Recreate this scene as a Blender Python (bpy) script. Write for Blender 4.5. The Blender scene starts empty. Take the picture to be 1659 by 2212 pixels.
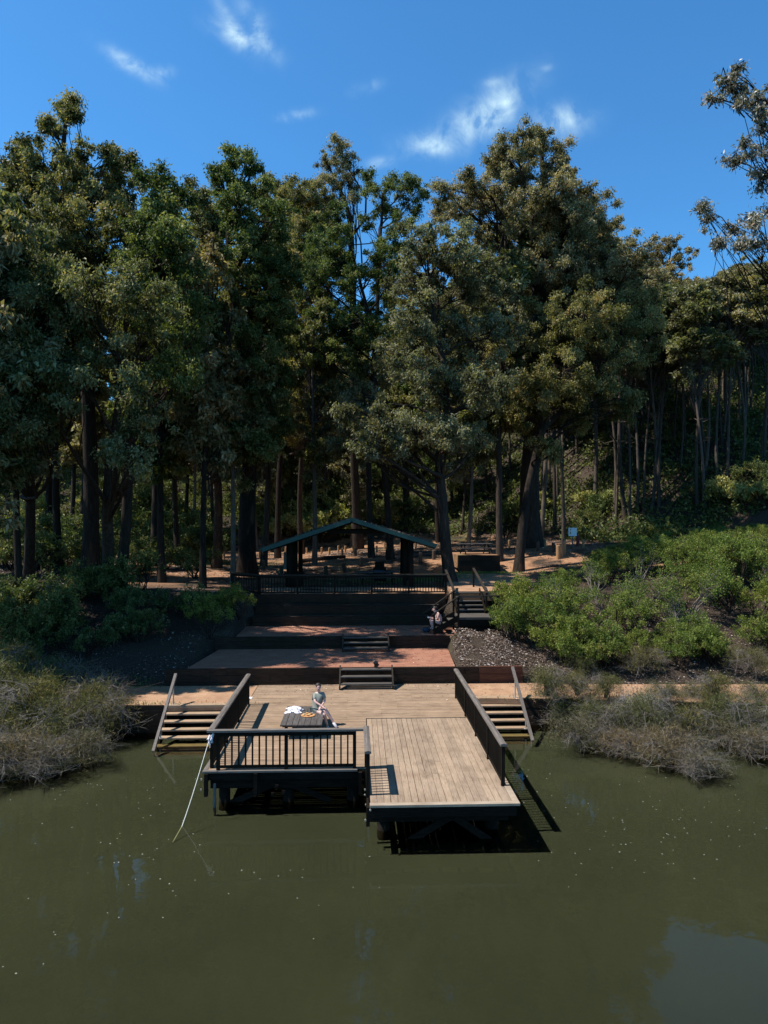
import bpy, math, random
import numpy as np
from mathutils import Vector, Matrix
PI = math.pi
rad = math.radians
rng = np.random.default_rng(11)
random.seed(5)
S = bpy.context.scene
COL = S.collection

# ------------------------------------------------------------------ camera model (1659 x 2212 view of the photograph)
H = 7.65
YAW = rad(2.07); PITCH = rad(0.49); F = 1534.0
fwd = np.array([math.sin(YAW), math.cos(YAW), 0]); rgt = np.array([math.cos(YAW), -math.sin(YAW), 0]); zz = np.array([0, 0, 1.0])
fw2 = math.cos(PITCH)*fwd + math.sin(PITCH)*zz; up2 = -math.sin(PITCH)*fwd + math.cos(PITCH)*zz
EYE = np.array([0, 0, H])
def ray(px, py): return rgt*((px-829.5)/F) + up2*((1106-py)/F) + fw2
def PD(px, py, d):
    r = ray(px, py); return EYE + r*(d/float(np.dot(r, fwd)))
def PZ(px, py, z):
    r = ray(px, py); return EYE + r*((z-H)/r[2])
def sstep(a, b, x):
    t = np.clip((x-a)/(b-a), 0, 1); return t*t*(3-2*t)
def lin(a, b, x): return np.clip((x-a)/(b-a), 0, 1)

def hash2(x, y):
    return (np.sin(x*1.7+y*0.9+1.3)*np.sin(x*0.6-y*1.3+4.1)*0.5+np.sin(x*3.1+y*2.3)*np.sin(y*2.9-x*1.1)*0.25)

def shore(u):
    return np.where(u > 4, 26.3-0.13*(u-5), 25.75)
def G(u, v):
    u = np.asarray(u, float); v = np.asarray(v, float)
    s1 = 0.90+2.72*lin(28.7, 38.2, v)
    s2 = 1.56+2.1*lin(28.95, 38.2, v)
    w = lin(4.2, 4.6, u)*(1-lin(6.2, 7.6, u))
    s2 = np.where(v > 28.93, s2, 0.9)
    z = s1*(1-w)+s2*w
    z = z + hash2(u*0.7, v*0.7)*0.12*sstep(29.5, 31, v)*(1-sstep(40, 44, v))
    z = z + 0.09*np.clip(u-8, 0, 40)*lin(30, 42, v) + 0.03*np.clip(-u-9, 0, 60)*lin(30, 42, v)
    z = z + 1.2*sstep(-9, 11, u)*sstep(49.2, 57, v)*(1-lin(8, 22, u)*0.3)
    z = z + hash2(u*0.25, v*0.25)*0.12*sstep(40, 46, v)
    # hill
    vh = np.clip(81-1.2*np.clip(u-12, 0, 40), 52, 81)
    sl = 0.36+0.16*sstep(5, 45, u)
    hv = np.clip(v-vh, 0, 52)+0.45*np.clip(v-vh-52, 0, 90)
    z = z + sl*hv + hash2(u*0.12, v*0.12)*1.2*lin(84, 100, v)
    # terraces: keep the ground below the paving slabs and behind the walls
    z = np.where((u > -7.2) & (u < 4.0) & (v > 28.8) & (v < 33.2), 1.30, z)
    z = np.where((u > -5.8) & (u < 5.0) & (v >= 33.2) & (v < 36.8), 1.85, z)
    z = np.where((u > 4.0) & (u < 7.2) & (v >= 33.0) & (v < 36.7), np.minimum(z, 2.1), z)
    z = np.where((u > -5.3) & (u < 4.4) & (v >= 36.8) & (v < 37.5), 2.4, z)
    z = np.where((v < 28.8) & (v > shore(u)+0.35), 0.88, z)
    z = np.where((v <= 28.8) & (v > shore(u)+0.35) & (u > -4.2) & (u < 4.0), 0.55, z)
    z = np.where(v <= shore(u)+0.35, -1.6, z)
    return z
def PG(px, py, lo=22.0, hi=190.0):
    r = ray(px, py); k = 1.0/float(np.dot(r, fwd))
    d = np.arange(lo, hi, 0.1)
    P = EYE[None, :]+r[None, :]*(d*k)[:, None]
    below = P[:, 2] <= G(P[:, 0], P[:, 1])
    i = int(np.argmax(below)) if below.any() else len(d)-1
    p = P[i].copy(); p[2] = float(G(p[0], p[1])); return p
def dist(p): return float(np.dot(np.asarray(p)-EYE, fwd))

# ------------------------------------------------------------------ materials
def new_mat(name):
    m = bpy.data.materials.new(name); m.use_nodes = True
    nt = m.node_tree; nt.nodes.clear()
    out = nt.nodes.new('ShaderNodeOutputMaterial')
    b = nt.nodes.new('ShaderNodeBsdfPrincipled')
    nt.links.new(b.outputs[0], out.inputs['Surface'])
    return m, nt, b, out
def node(nt, t, **kw):
    n = nt.nodes.new(t)
    for k, v in kw.items():
        if k.startswith('i_'):
            key = k[2:]
            n.inputs[int(key) if key.isdigit() else key.replace('_', ' ')].default_value = v
        else: setattr(n, k, v)
    return n
def ramp(nt, stops, fac=None, interp='LINEAR'):
    n = nt.nodes.new('ShaderNodeValToRGB'); n.color_ramp.interpolation = interp
    e = n.color_ramp.elements
    while len(e) < len(stops): e.new(0.5)
    for i, (p, c) in enumerate(stops):
        e[i].position = p; e[i].color = (c[0], c[1], c[2], 1)
    if fac is not None: nt.links.new(fac, n.inputs[0])
    return n
def coords(nt, scale=(1, 1, 1), kind='Object', rot=(0, 0, 0)):
    tc = nt.nodes.new('ShaderNodeTexCoord'); mp = nt.nodes.new('ShaderNodeMapping')
    mp.inputs['Scale'].default_value = scale; mp.inputs['Rotation'].default_value = rot
    nt.links.new(tc.outputs[kind], mp.inputs[0]); return mp.outputs[0]
def noise(nt, vec, scale, detail=4, rough=0.6, dist_=0.0):
    n = nt.nodes.new('ShaderNodeTexNoise'); n.inputs['Scale'].default_value = scale
    n.inputs['Detail'].default_value = detail; n.inputs['Roughness'].default_value = rough; n.inputs['Distortion'].default_value = dist_
    nt.links.new(vec, n.inputs['Vector']); return n.outputs[0]
def mixc(nt, fac, a, b, mode='MIX'):
    n = nt.nodes.new('ShaderNodeMix'); n.data_type = 'RGBA'; n.blend_type = mode
    for key, v in ((0, fac), (6, a), (7, b)):
        if hasattr(v, 'is_output') or isinstance(v, bpy.types.NodeSocket): nt.links.new(v, n.inputs[key])
        else: n.inputs[key].default_value = v if key == 0 else (v[0], v[1], v[2], 1)
    return n.outputs[2]
def bump(nt, b, h, strength=0.4, d=0.02):
    n = nt.nodes.new('ShaderNodeBump'); n.inputs['Strength'].default_value = strength; n.inputs['Distance'].default_value = d
    nt.links.new(h, n.inputs['Height']); nt.links.new(n.outputs[0], b.inputs['Normal'])

def timber(name, c1, c2, along='x', rough=0.75, tint=False, sand=None, mott=None, spec=0.25):
    """weathered wood with grain along one axis (object space == world space here)"""
    m, nt, b, out = new_mat(name)
    sc = {'x': (0.8, 14, 14), 'y': (14, 0.8, 14), 'z': (14, 14, 0.8), 'o': (6, 6, 6)}[along]
    v = coords(nt, sc); g = noise(nt, v, 3.0, 5, 0.65, 0.4)
    r = ramp(nt, [(0.3, c1), (0.7, c2)], g)
    col = r.outputs[0]
    v2 = coords(nt); n2 = noise(nt, v2, 1.1, 4, 0.65)
    col = mixc(nt, ramp(nt, [(0.38, (0, 0, 0)), (0.75, (1, 1, 1))], n2).outputs[0], col, mixc(nt, 1.0, col, mott or (0.7, 0.68, 0.66), 'MULTIPLY'))
    if tint:
        st = noise(nt, coords(nt, {'x': (0.5, 2.2, 1), 'y': (2.2, 0.5, 1)}[along]), 1.7, 6, 0.75, 0.8)
        col = mixc(nt, ramp(nt, [(0.52, (0, 0, 0)), (0.66, (0.75, 0.75, 0.75))], st).outputs[0], col, mixc(nt, 1.0, col, (0.66, 0.67, 0.66), 'MULTIPLY'))
        sp = noise(nt, coords(nt), 26, 2, 0.5)
        col = mixc(nt, ramp(nt, [(0.70, (0, 0, 0)), (0.76, (0.8, 0.8, 0.8))], sp).outputs[0], col, (0.10, 0.07, 0.05))
    if tint:
        at = node(nt, 'ShaderNodeAttribute', attribute_name='tint')
        rr = ramp(nt, [(0, (0.84, 0.82, 0.81)), (0.35, (0.98, 0.96, 0.95)), (0.7, (1.03, 1.0, 0.97)), (1, (1.12, 1.09, 1.05))], at.outputs['Fac'])
        col = mixc(nt, 1.0, col, rr.outputs[0], 'MULTIPLY')
    if sand:
        n3 = noise(nt, coords(nt, (0.5, 1.6, 1)), 1.3, 5, 0.7, 0.6)
        sx = nt.nodes.new('ShaderNodeSeparateXYZ'); nt.links.new(coords(nt), sx.inputs[0])
        mr = node(nt, 'ShaderNodeMapRange'); mr.inputs['From Min'].default_value = 23.2; mr.inputs['From Max'].default_value = 27.6
        mr.inputs['To Min'].default_value = -0.34; mr.inputs['To Max'].default_value = 0.42
        nt.links.new(sx.outputs[1], mr.inputs[0])
        ad = node(nt, 'ShaderNodeMath', operation='ADD'); nt.links.new(n3, ad.inputs[0]); nt.links.new(mr.outputs[0], ad.inputs[1])
        f = ramp(nt, [(0.50, (0, 0, 0)), (0.74, (0.85, 0.85, 0.85))], ad.outputs[0])
        col = mixc(nt, f.outputs[0], col, sand)
    nt.links.new(col, b.inputs['Base Color']); b.inputs['Roughness'].default_value = rough
    b.inputs['Specular IOR Level'].default_value = 0.06 if max(c2) < 0.12 else spec
    bump(nt, b, g, 0.35, 0.01)
    return m
M = {}
M['deck_x'] = timber('deck_planks', (0.27, 0.185, 0.12), (0.43, 0.315, 0.22), 'x', 0.8, True, sand=(0.52, 0.30, 0.165))
M['deck_y'] = timber('deck_planks_long', (0.29, 0.21, 0.145), (0.44, 0.34, 0.25), 'y', 0.8, True)
M['nosing'] = timber('pale_edge_board', (0.30, 0.23, 0.16), (0.48, 0.385, 0.29), 'x', 0.8)
M['tread'] = timber('step_tread_wood', (0.30, 0.2, 0.125), (0.50, 0.36, 0.24), 'x', 0.8)
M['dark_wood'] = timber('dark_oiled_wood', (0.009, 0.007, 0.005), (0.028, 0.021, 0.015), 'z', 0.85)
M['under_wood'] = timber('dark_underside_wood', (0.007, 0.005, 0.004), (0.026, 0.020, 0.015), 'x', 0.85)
M['grey_x'] = timber('weathered_rail_wood', (0.10, 0.085, 0.075), (0.235, 0.205, 0.18), 'x', 0.7)
M['grey_y'] = timber('weathered_rail_wood_long', (0.10, 0.085, 0.075), (0.235, 0.205, 0.18), 'y', 0.7)
M['table_wood'] = timber('weathered_table_wood', (0.055, 0.048, 0.045), (0.155, 0.14, 0.13), 'y', 0.7)
M['sleeper'] = timber('timber_sleepers', (0.018, 0.012, 0.009), (0.060, 0.040, 0.028), 'x', 0.9)
M['sleeper_red'] = timber('red_stained_sleepers', (0.05, 0.022, 0.014), (0.16, 0.065, 0.035), 'x', 0.9)
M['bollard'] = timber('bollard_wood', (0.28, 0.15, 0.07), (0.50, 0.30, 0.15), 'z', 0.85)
M['bollard_dark'] = timber('dark_bollard_wood', (0.05, 0.04, 0.03), (0.14, 0.10, 0.07), 'z', 0.9)  # darker wood for the middle and closest bollard rows

def plain(name, c, rough=0.6, metal=0.0, var=0.15, scale=8):
    m, nt, b, out = new_mat(name)
    n = noise(nt, coords(nt), scale, 4)
    r = ramp(nt, [(0.3, tuple(x*(1-var) for x in c)), (0.7, tuple(min(1, x*(1+var)) for x in c))], n)
    nt.links.new(r.outputs[0], b.inputs['Base Color']); b.inputs['Roughness'].default_value = rough; b.inputs['Metallic'].default_value = metal
    return m
M['galv'] = plain('galvanised_steel', (0.42, 0.40, 0.36), 0.5, 0.3)
M['bolt'] = plain('bolt_steel', (0.5, 0.46, 0.40), 0.45, 0.6)
M['green_metal'] = plain('green_roof_steel', (0.012, 0.060, 0.050), 0.65)
M['rail_dark'] = timber('dark_weathered_rail', (0.018, 0.015, 0.012), (0.07, 0.058, 0.048), 'x', 0.85)
M['step_grey'] = timber('grey_step_wood', (0.05, 0.045, 0.04), (0.13, 0.115, 0.10), 'x', 0.85)
M['cloth'] = plain('white_cloth', (0.80, 0.76, 0.80), 0.9, 0, 0.05)
M['rope'] = plain('white_rope', (0.80, 0.76, 0.68), 0.9)
M['skin'] = plain('skin', (0.62, 0.38, 0.32), 0.5, 0, 0.08)
M['hair'] = plain('brown_hair', (0.04, 0.024, 0.018), 0.6)
M['shirt'] = plain('sage_green_cloth', (0.235, 0.25, 0.21), 0.9, 0, 0.1)
M['black_cloth'] = plain('black_cloth', (0.008, 0.008, 0.009), 0.8)
M['shoe'] = plain('white_shoe', (0.75, 0.70, 0.72), 0.6)
M['platter'] = plain('wooden_platter', (0.52, 0.26, 0.11), 0.6)
M['bread'] = plain('bread_crust', (0.50, 0.26, 0.09), 0.8, 0, 0.35, 40)
M['cheese'] = plain('pale_cheese', (0.72, 0.60, 0.32), 0.6, 0, 0.1, 30)
M['sign_white'] = plain('white_sign_paint', (0.78, 0.79, 0.80), 0.5, 0, 0.03)
M['red_paint'] = plain('dark_red_paint', (0.16, 0.012, 0.014), 0.5)
M['feather'] = plain('black_feathers', (0.006, 0.007, 0.010), 0.45)
M['beak'] = plain('pale_bill', (0.45, 0.42, 0.38), 0.5)
M['blue'] = plain('blue_fabric', (0.012, 0.028, 0.055), 0.7)
M['speck'] = plain('grey_foam', (0.36, 0.37, 0.33), 0.8)
M['paper'] = plain('white_paper', (0.8, 0.8, 0.78), 0.8, 0, 0.03)

def bark(name, c1, c2, c3):
    m, nt, b, out = new_mat(name)
    v = coords(nt, (5, 5, 0.7)); g = noise(nt, v, 2.2, 6, 0.7, 0.6)
    r = ramp(nt, [(0.32, c1), (0.6, c2), (0.8, c3)], g)
    n2 = noise(nt, coords(nt, (1, 1, 0.25)), 0.9, 3)
    oi = nt.nodes.new('ShaderNodeObjectInfo')
    rr = ramp(nt, [(0, (0.55, 0.5, 0.48)), (0.5, (0.95, 0.95, 0.95)), (1, (1.5, 1.42, 1.35))], oi.outputs['Random'])
    col = mixc(nt, 1.0, r.outputs[0], rr.outputs[0], 'MULTIPLY')
    col = mixc(nt, ramp(nt, [(0.60, (0, 0, 0)), (0.72, (0.6, 0.6, 0.6))], n2).outputs[0], col, (0.16, 0.075, 0.04))
    nt.links.new(col, b.inputs['Base Color']); b.inputs['Roughness'].default_value = 0.9; b.inputs['Specular IOR Level'].default_value = 0.2
    bump(nt, b, g, 0.9, 0.06)
    return m
M['bark'] = bark('dark_gum_bark', (0.012, 0.009, 0.007), (0.050, 0.037, 0.028), (0.15, 0.115, 0.09))
M['bark_pale'] = bark('pale_gum_bark', (0.045, 0.036, 0.028), (0.125, 0.100, 0.080), (0.26, 0.215, 0.175))
M['twig'] = plain('grey_dead_twigs', (0.17, 0.145, 0.125), 0.85, 0, 0.25)

def leafmat(name, dark, mid, light, odd, rough=0.42, trans=0.22, spec=0.5):
    m, nt, b, out = new_mat(name)
    at = node(nt, 'ShaderNodeAttribute', attribute_name='tint')
    r = ramp(nt, [(0.0, dark), (0.45, mid), (0.88, light), (0.97, odd)], at.outputs['Fac'])  # on gum leaves light also imitates sun glints, dark the shade between leaves
    oi = nt.nodes.new('ShaderNodeObjectInfo')
    rr = ramp(nt, [(0, (0.80, 0.88, 0.85)), (0.5, (1.0, 1.0, 1.0)), (1, (1.22, 1.08, 0.92))], oi.outputs['Random'])
    col = mixc(nt, 1.0, r.outputs[0], rr.outputs[0], 'MULTIPLY')
    nt.links.new(col, b.inputs['Base Color']); b.inputs['Roughness'].default_value = rough; b.inputs['Specular IOR Level'].default_value = spec
    tr = nt.nodes.new('ShaderNodeBsdfTranslucent'); nt.links.new(mixc(nt, 1.0, col, (1.5, 1.55, 0.6), 'MULTIPLY'), tr.inputs[0])
    mx = nt.nodes.new('ShaderNodeMixShader'); mx.inputs[0].default_value = trans
    nt.links.new(b.outputs[0], mx.inputs[1]); nt.links.new(tr.outputs[0], mx.inputs[2]); nt.links.new(mx.outputs[0], out.inputs['Surface'])
    return m
M['gum'] = leafmat('gum_leaves', (0.026, 0.030, 0.010), (0.120, 0.128, 0.048), (0.350, 0.340, 0.190), (0.40, 0.30, 0.14), 0.5, 0.32, 0.12)
M['gum_olive'] = leafmat('olive_gum_leaves', (0.042, 0.038, 0.018), (0.185, 0.168, 0.088), (0.460, 0.420, 0.290), (0.44, 0.31, 0.17), 0.5, 0.3, 0.12)
M['gum_green'] = leafmat('green_gum_leaves', (0.024, 0.034, 0.009), (0.100, 0.128, 0.036), (0.290, 0.310, 0.130), (0.36, 0.31, 0.10), 0.5, 0.32, 0.12)
M['gum_blue'] = leafmat('blue_gum_leaves', (0.06, 0.06, 0.04), (0.17, 0.16, 0.12), (0.40, 0.38, 0.33), (0.5, 0.33, 0.2), 0.38, 0.2, 0.4)
M['shrub'] = leafmat('bright_shrub_leaves', (0.035, 0.055, 0.010), (0.125, 0.170, 0.034), (0.280, 0.320, 0.090), (0.30, 0.20, 0.10), 0.55, 0.3, 0.12)
M['under'] = leafmat('understory_leaves', (0.028, 0.040, 0.012), (0.085, 0.115, 0.034), (0.20, 0.22, 0.08), (0.32, 0.26, 0.12), 0.5, 0.25, 0.2)
M['wattle'] = leafmat('yellow_green_leaves', (0.10, 0.11, 0.03), (0.28, 0.29, 0.09), (0.50, 0.47, 0.19), (0.55, 0.45, 0.2), 0.5, 0.3, 0.3)
M['wispy'] = leafmat('wispy_foliage', (0.045, 0.052, 0.016), (0.105, 0.115, 0.040), (0.20, 0.195, 0.085), (0.28, 0.22, 0.12), 0.6, 0.25, 0.15)
M['wispy_dry'] = leafmat('dry_wispy_foliage', (0.075, 0.058, 0.028), (0.155, 0.124, 0.068), (0.25, 0.205, 0.13), (0.32, 0.29, 0.24), 0.7, 0.2, 0.12)
M['litter'] = leafmat('leaf_litter', (0.05, 0.03, 0.022), (0.15, 0.095, 0.070), (0.46, 0.37, 0.32), (0.66, 0.58, 0.54), 0.6, 0.0, 0.3)
M['twig_pale'] = plain('bleached_twigs', (0.42, 0.40, 0.40), 0.85, 0, 0.2)
M['grassm'] = leafmat('grass_blades', (0.06, 0.10, 0.02), (0.12, 0.19, 0.04), (0.2, 0.26, 0.07), (0.3, 0.26, 0.12), 0.6, 0.2, 0.2)

# ground: orange dirt, litter speckle, moss
def ground_mat():
    m, nt, b, out = new_mat('forest_floor')
    v = coords(nt)
    sx = nt.nodes.new('ShaderNodeSeparateXYZ'); nt.links.new(v, sx.inputs[0])
    near = node(nt, 'ShaderNodeMapRange'); nt.links.new(sx.outputs[1], near.inputs[0]); near.inputs['From Min'].default_value = 40; near.inputs['From Max'].default_value = 46
    far = node(nt, 'ShaderNodeMapRange'); nt.links.new(sx.outputs[2], far.inputs[0]); far.inputs['From Min'].default_value = 5.9; far.inputs['From Max'].default_value = 5.3
    lef = node(nt, 'ShaderNodeMapRange'); nt.links.new(sx.outputs[0], lef.inputs[0]); lef.inputs['From Min'].default_value = -20; lef.inputs['From Max'].default_value = -15
    r0 = node(nt, 'ShaderNodeMath', operation='MULTIPLY'); nt.links.new(near.outputs[0], r0.inputs[0]); nt.links.new(lef.outputs[0], r0.inputs[1])
    reg = node(nt, 'ShaderNodeMath', operation='MULTIPLY'); nt.links.new(r0.outputs[0], reg.inputs[0]); nt.links.new(far.outputs[0], reg.inputs[1])
    n1 = noise(nt, v, 0.35, 5, 0.6); n2 = noise(nt, v, 6.0, 6, 0.75); n3 = noise(nt, v, 22.0, 3, 0.7)
    dirt = ramp(nt, [(0.3, (0.24, 0.115, 0.06)), (0.7, (0.47, 0.27, 0.155))], n2).outputs[0]
    lit = ramp(nt, [(0.38, (0.025, 0.018, 0.014)), (0.52, (0.055, 0.040, 0.028)), (0.66, (0.13, 0.10, 0.08)), (0.72, (0.04, 0.032, 0.02))], n3).outputs[0]
    lf = node(nt, 'ShaderNodeMath', operation='MULTIPLY'); nt.links.new(ramp(nt, [(0.42, (0, 0, 0)), (0.52, (1, 1, 1))], n1).outputs[0], lf.inputs[0]); nt.links.new(reg.outputs[0], lf.inputs[1])
    col = mixc(nt, lf.outputs[0], lit, dirt)
    moss = noise(nt, v, 0.22, 3, 0.5, 0.5)
    col = mixc(nt, ramp(nt, [(0.62, (0, 0, 0)), (0.70, (0.7, 0.7, 0.7))], moss).outputs[0], col, (0.085, 0.10, 0.03))
    nt.links.new(col, b.inputs['Base Color']); b.inputs['Roughness'].default_value = 0.95; b.inputs['Specular IOR Level'].default_value = 0.15
    bump(nt, b, n3, 0.8, 0.05)
    return m
M['ground'] = ground_mat()
def sand_mat():
    m, nt, b, out = new_mat('orange_sand')
    v = coords(nt); n2 = noise(nt, v, 1.6, 6, 0.7); n3 = noise(nt, v, 30, 3)
    r = ramp(nt, [(0.3, (0.27, 0.145, 0.08)), (0.7, (0.47, 0.285, 0.165))], n2)
    col = mixc(nt, ramp(nt, [(0.6, (0, 0, 0)), (0.7, (0.5, 0.5, 0.5))], n3).outputs[0], r.outputs[0], (0.2, 0.12, 0.08))
    nt.links.new(col, b.inputs['Base Color']); b.inputs['Roughness'].default_value = 0.95; bump(nt, b, n3, 0.4, 0.01); return m
M['sand'] = sand_mat()
def brick_mat():
    m, nt, b, out = new_mat('brick_paving')
    v = coords(nt)
    br = node(nt, 'ShaderNodeTexBrick'); nt.links.new(v, br.inputs['Vector'])
    br.inputs['Color1'].default_value = (0.27, 0.10, 0.058, 1); br.inputs['Color2'].default_value = (0.38, 0.16, 0.095, 1); br.inputs['Mortar'].default_value = (0.17, 0.08, 0.05, 1)
    br.inputs['Scale'].default_value = 1.0; br.inputs['Brick Width'].default_value = 0.23; br.inputs['Row Height'].default_value = 0.115; br.inputs['Mortar Size'].default_value = 0.008
    n = noise(nt, v, 1.2, 5, 0.65)
    col = mixc(nt, ramp(nt, [(0.42, (0, 0, 0)), (0.7, (0.8, 0.8, 0.8))], n).outputs[0], br.outputs['Color'], (0.38, 0.19, 0.115))
    n2 = noise(nt, v, 14, 4, 0.7)
    col = mixc(nt, ramp(nt, [(0.62, (0, 0, 0)), (0.7, (0.6, 0.6, 0.6))], n2).outputs[0], col, (0.12, 0.06, 0.045))
    nt.links.new(col, b.inputs['Base Color']); b.inputs['Roughness'].default_value = 0.9; bump(nt, b, br.outputs['Fac'], -0.3, 0.01); return m
M['brick'] = brick_mat()
def concrete_mat():
    m, nt, b, out = new_mat('pale_path_concrete')
    v = coords(nt); n = noise(nt, v, 1.8, 5, 0.7)
    r = ramp(nt, [(0.3, (0.22, 0.16, 0.115)), (0.7, (0.40, 0.29, 0.20))], n)
    nt.links.new(r.outputs[0], b.inputs['Base Color']); b.inputs['Roughness'].default_value = 0.9; return m
M['path'] = concrete_mat()

# water: a clear skin with ripples over a murky body
def water_mat():
    m, nt, b, out = new_mat('lake_surface'); nt.nodes.remove(b)
    v = coords(nt, (1, 1, 1)); n = noise(nt, v, 1.4, 3, 0.5); n2 = noise(nt, v, 7.0, 2, 0.5)
    ad = node(nt, 'ShaderNodeMath', operation='MULTIPLY_ADD'); nt.links.new(n2, ad.inputs[0]); ad.inputs[1].default_value = 0.12; nt.links.new(n, ad.inputs[2])
    bp = node(nt, 'ShaderNodeBump'); bp.inputs['Strength'].default_value = 0.16; bp.inputs['Distance'].default_value = 0.03; nt.links.new(ad.outputs[0], bp.inputs['Height'])
    gl = nt.nodes.new('ShaderNodeBsdfGlossy'); gl.inputs['Roughness'].default_value = 0.015; nt.links.new(bp.outputs[0], gl.inputs['Normal'])
    tr = nt.nodes.new('ShaderNodeBsdfTransparent'); tr.inputs[0].default_value = (0.70, 0.72, 0.55, 1)
    fr = nt.nodes.new('ShaderNodeFresnel'); fr.inputs[0].default_value = 1.33; nt.links.new(bp.outputs[0], fr.inputs['Normal'])
    mx = nt.nodes.new('ShaderNodeMixShader'); nt.links.new(fr.outputs[0], mx.inputs[0]); nt.links.new(tr.outputs[0], mx.inputs[1]); nt.links.new(gl.outputs[0], mx.inputs[2])
    nt.links.new(mx.outputs[0], out.inputs['Surface']); return m
M['water'] = water_mat()
def murk_mat():
    m, nt, b, out = new_mat('murky_lake_water')
    v = coords(nt); n = noise(nt, v, 0.16, 5, 0.6)
    r = ramp(nt, [(0.35, (0.046, 0.050, 0.045)), (0.65, (0.060, 0.064, 0.056))], n)
    nt.links.new(r.outputs[0], b.inputs['Base Color']); b.inputs['Roughness'].default_value = 1.0; b.inputs['Specular IOR Level'].default_value = 0.0
    b.inputs['Subsurface Weight'].default_value = 1.0; b.inputs['Subsurface Radius'].default_value = (0.7, 1.0, 0.6); b.inputs['Subsurface Scale'].default_value = 0.16
    return m
M['murk'] = murk_mat()

# ------------------------------------------------------------------ mesh helpers
class MB:
    def __init__(s): s.V = []; s.F = []; s.n = 0; s.T = []
    def add(s, V, Fs, tint=0.5):
        s.V.append(np.asarray(V, float).reshape(-1, 3))
        s.F.extend([tuple(i+s.n for i in f) for f in Fs]); s.T.extend([tint]*len(Fs)); s.n += len(s.V[-1]); return s
    def box(s, lo, hi, tint=0.5):
        x0, y0, z0 = lo; x1, y1, z1 = hi
        s.add([(x0, y0, z0), (x1, y0, z0), (x1, y1, z0), (x0, y1, z0), (x0, y0, z1), (x1, y0, z1), (x1, y1, z1), (x0, y1, z1)],
              [(0, 3, 2, 1), (4, 5, 6, 7), (0, 1, 5, 4), (1, 2, 6, 5), (2, 3, 7, 6), (3, 0, 4, 7)], tint); return s
    def beam(s, A, B, w, h, tint=0.5, top=None):
        """bar from A to B, w wide sideways, h high, centred"""
        A = np.asarray(A, float); B = np.asarray(B, float); d = B-A; d /= np.linalg.norm(d)
        side = np.cross(d, zz)
        side = np.array([1.0, 0, 0]) if np.linalg.norm(side) < 1e-3 else side/np.linalg.norm(side)
        u = np.cross(side, d)
        P = []
        for C in (A, B):
            for a, c in ((-1, -1), (1, -1), (1, 1), (-1, 1)): P.append(C+side*a*w/2+u*c*h/2)
        s.add(P, [(0, 1, 2, 3), (7, 6, 5, 4), (0, 4, 5, 1), (1, 5, 6, 2), (2, 6, 7, 3), (3, 7, 4, 0)], tint); return s
    def gable(s, A, B, w, h, ridge=0.03):
        """rail with a slightly peaked top"""
        A = np.asarray(A, float); B = np.asarray(B, float); d = B-A; d /= np.linalg.norm(d)
        side = np.cross(d, zz); side /= np.linalg.norm(side); u = np.cross(side, d)
        P = []
        for C in (A, B):
            for a, c in ((-w/2, -h/2), (w/2, -h/2), (w/2, h/2-ridge), (0, h/2), (-w/2, h/2-ridge)): P.append(C+side*a+u*c)
        s.add(P, [(0, 1, 2, 3, 4), (9, 8, 7, 6, 5)]+[(i, i+5, (i+1) % 5+5, (i+1) % 5) for i in range(5)]); return s
    def tube(s, pts, radii, n=8, cap=True, tint=0.5, wob=0.0):
        pts = [np.asarray(p, float) for p in pts]; V = []; k = len(pts)
        ref = np.array([1.0, 0.13, 0.07])
        for i, p in enumerate(pts):
            d = pts[min(i+1, k-1)]-pts[max(i-1, 0)]; d /= np.linalg.norm(d)+1e-9
            a = np.cross(d, ref); 
            if np.linalg.norm(a) < 1e-3: a = np.cross(d, np.array([0, 1.0, 0]))
            a /= np.linalg.norm(a); b_ = np.cross(d, a)
            for j in range(n):
                t = 2*PI*j/n; r = radii[i]*(1+wob*(random.random()-0.5))
                V.append(p+a*math.cos(t)*r+b_*math.sin(t)*r)
        Fs = [(i*n+j, i*n+(j+1) % n, (i+1)*n+(j+1) % n, (i+1)*n+j) for i in range(k-1) for j in range(n)]
        if cap: Fs += [tuple(range(n-1, -1, -1)), tuple((k-1)*n+j for j in range(n))]
        s.add(V, Fs, tint); return s
    def ball(s, c, r, n=10, m=7, tint=0.5, rot=None):
        V = []; r = np.array(r, float)*np.ones(3)
        for i in range(m+1):
            ph = PI*i/m
            for j in range(n):
                th = 2*PI*j/n; q = np.array([math.sin(ph)*math.cos(th), math.sin(ph)*math.sin(th), math.cos(ph)])*r
                if rot is not None: q = np.array(rot @ Vector(q))
                V.append(np.asarray(c)+q)
        s.add(V, [(i*n+j, (i+1)*n+j, (i+1)*n+(j+1) % n, i*n+(j+1) % n) for i in range(m) for j in range(n)], tint); return s
    def build(s, name, mat, parent=None, smooth=False, bevel=0, origin=None):
        V = np.concatenate(s.V) if s.V else np.zeros((0, 3))
        o0 = np.zeros(3)
        if parent is not None: o0 = np.array(parent.location)
        elif origin is not None: o0 = np.asarray(origin, float)
        me = bpy.data.meshes.new(name); me.from_pydata((V-o0).tolist(), [], s.F); me.validate(verbose=False)
        if len(me.polygons) == len(s.T):
            a = me.attributes.new('tint', 'FLOAT', 'FACE'); a.data.foreach_set('value', s.T)
        me.materials.append(M[mat] if isinstance(mat, str) else mat)
        if smooth: me.shade_smooth()
        o = bpy.data.objects.new(name, me); COL.objects.link(o)
        if parent is not None: o.parent = parent
        elif origin is not None: o.location = o0
        if bevel:
            b = o.modifiers.new('Bevel', 'BEVEL'); b.width = bevel; b.segments = 2; b.limit_method = 'ANGLE'
        return o
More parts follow.
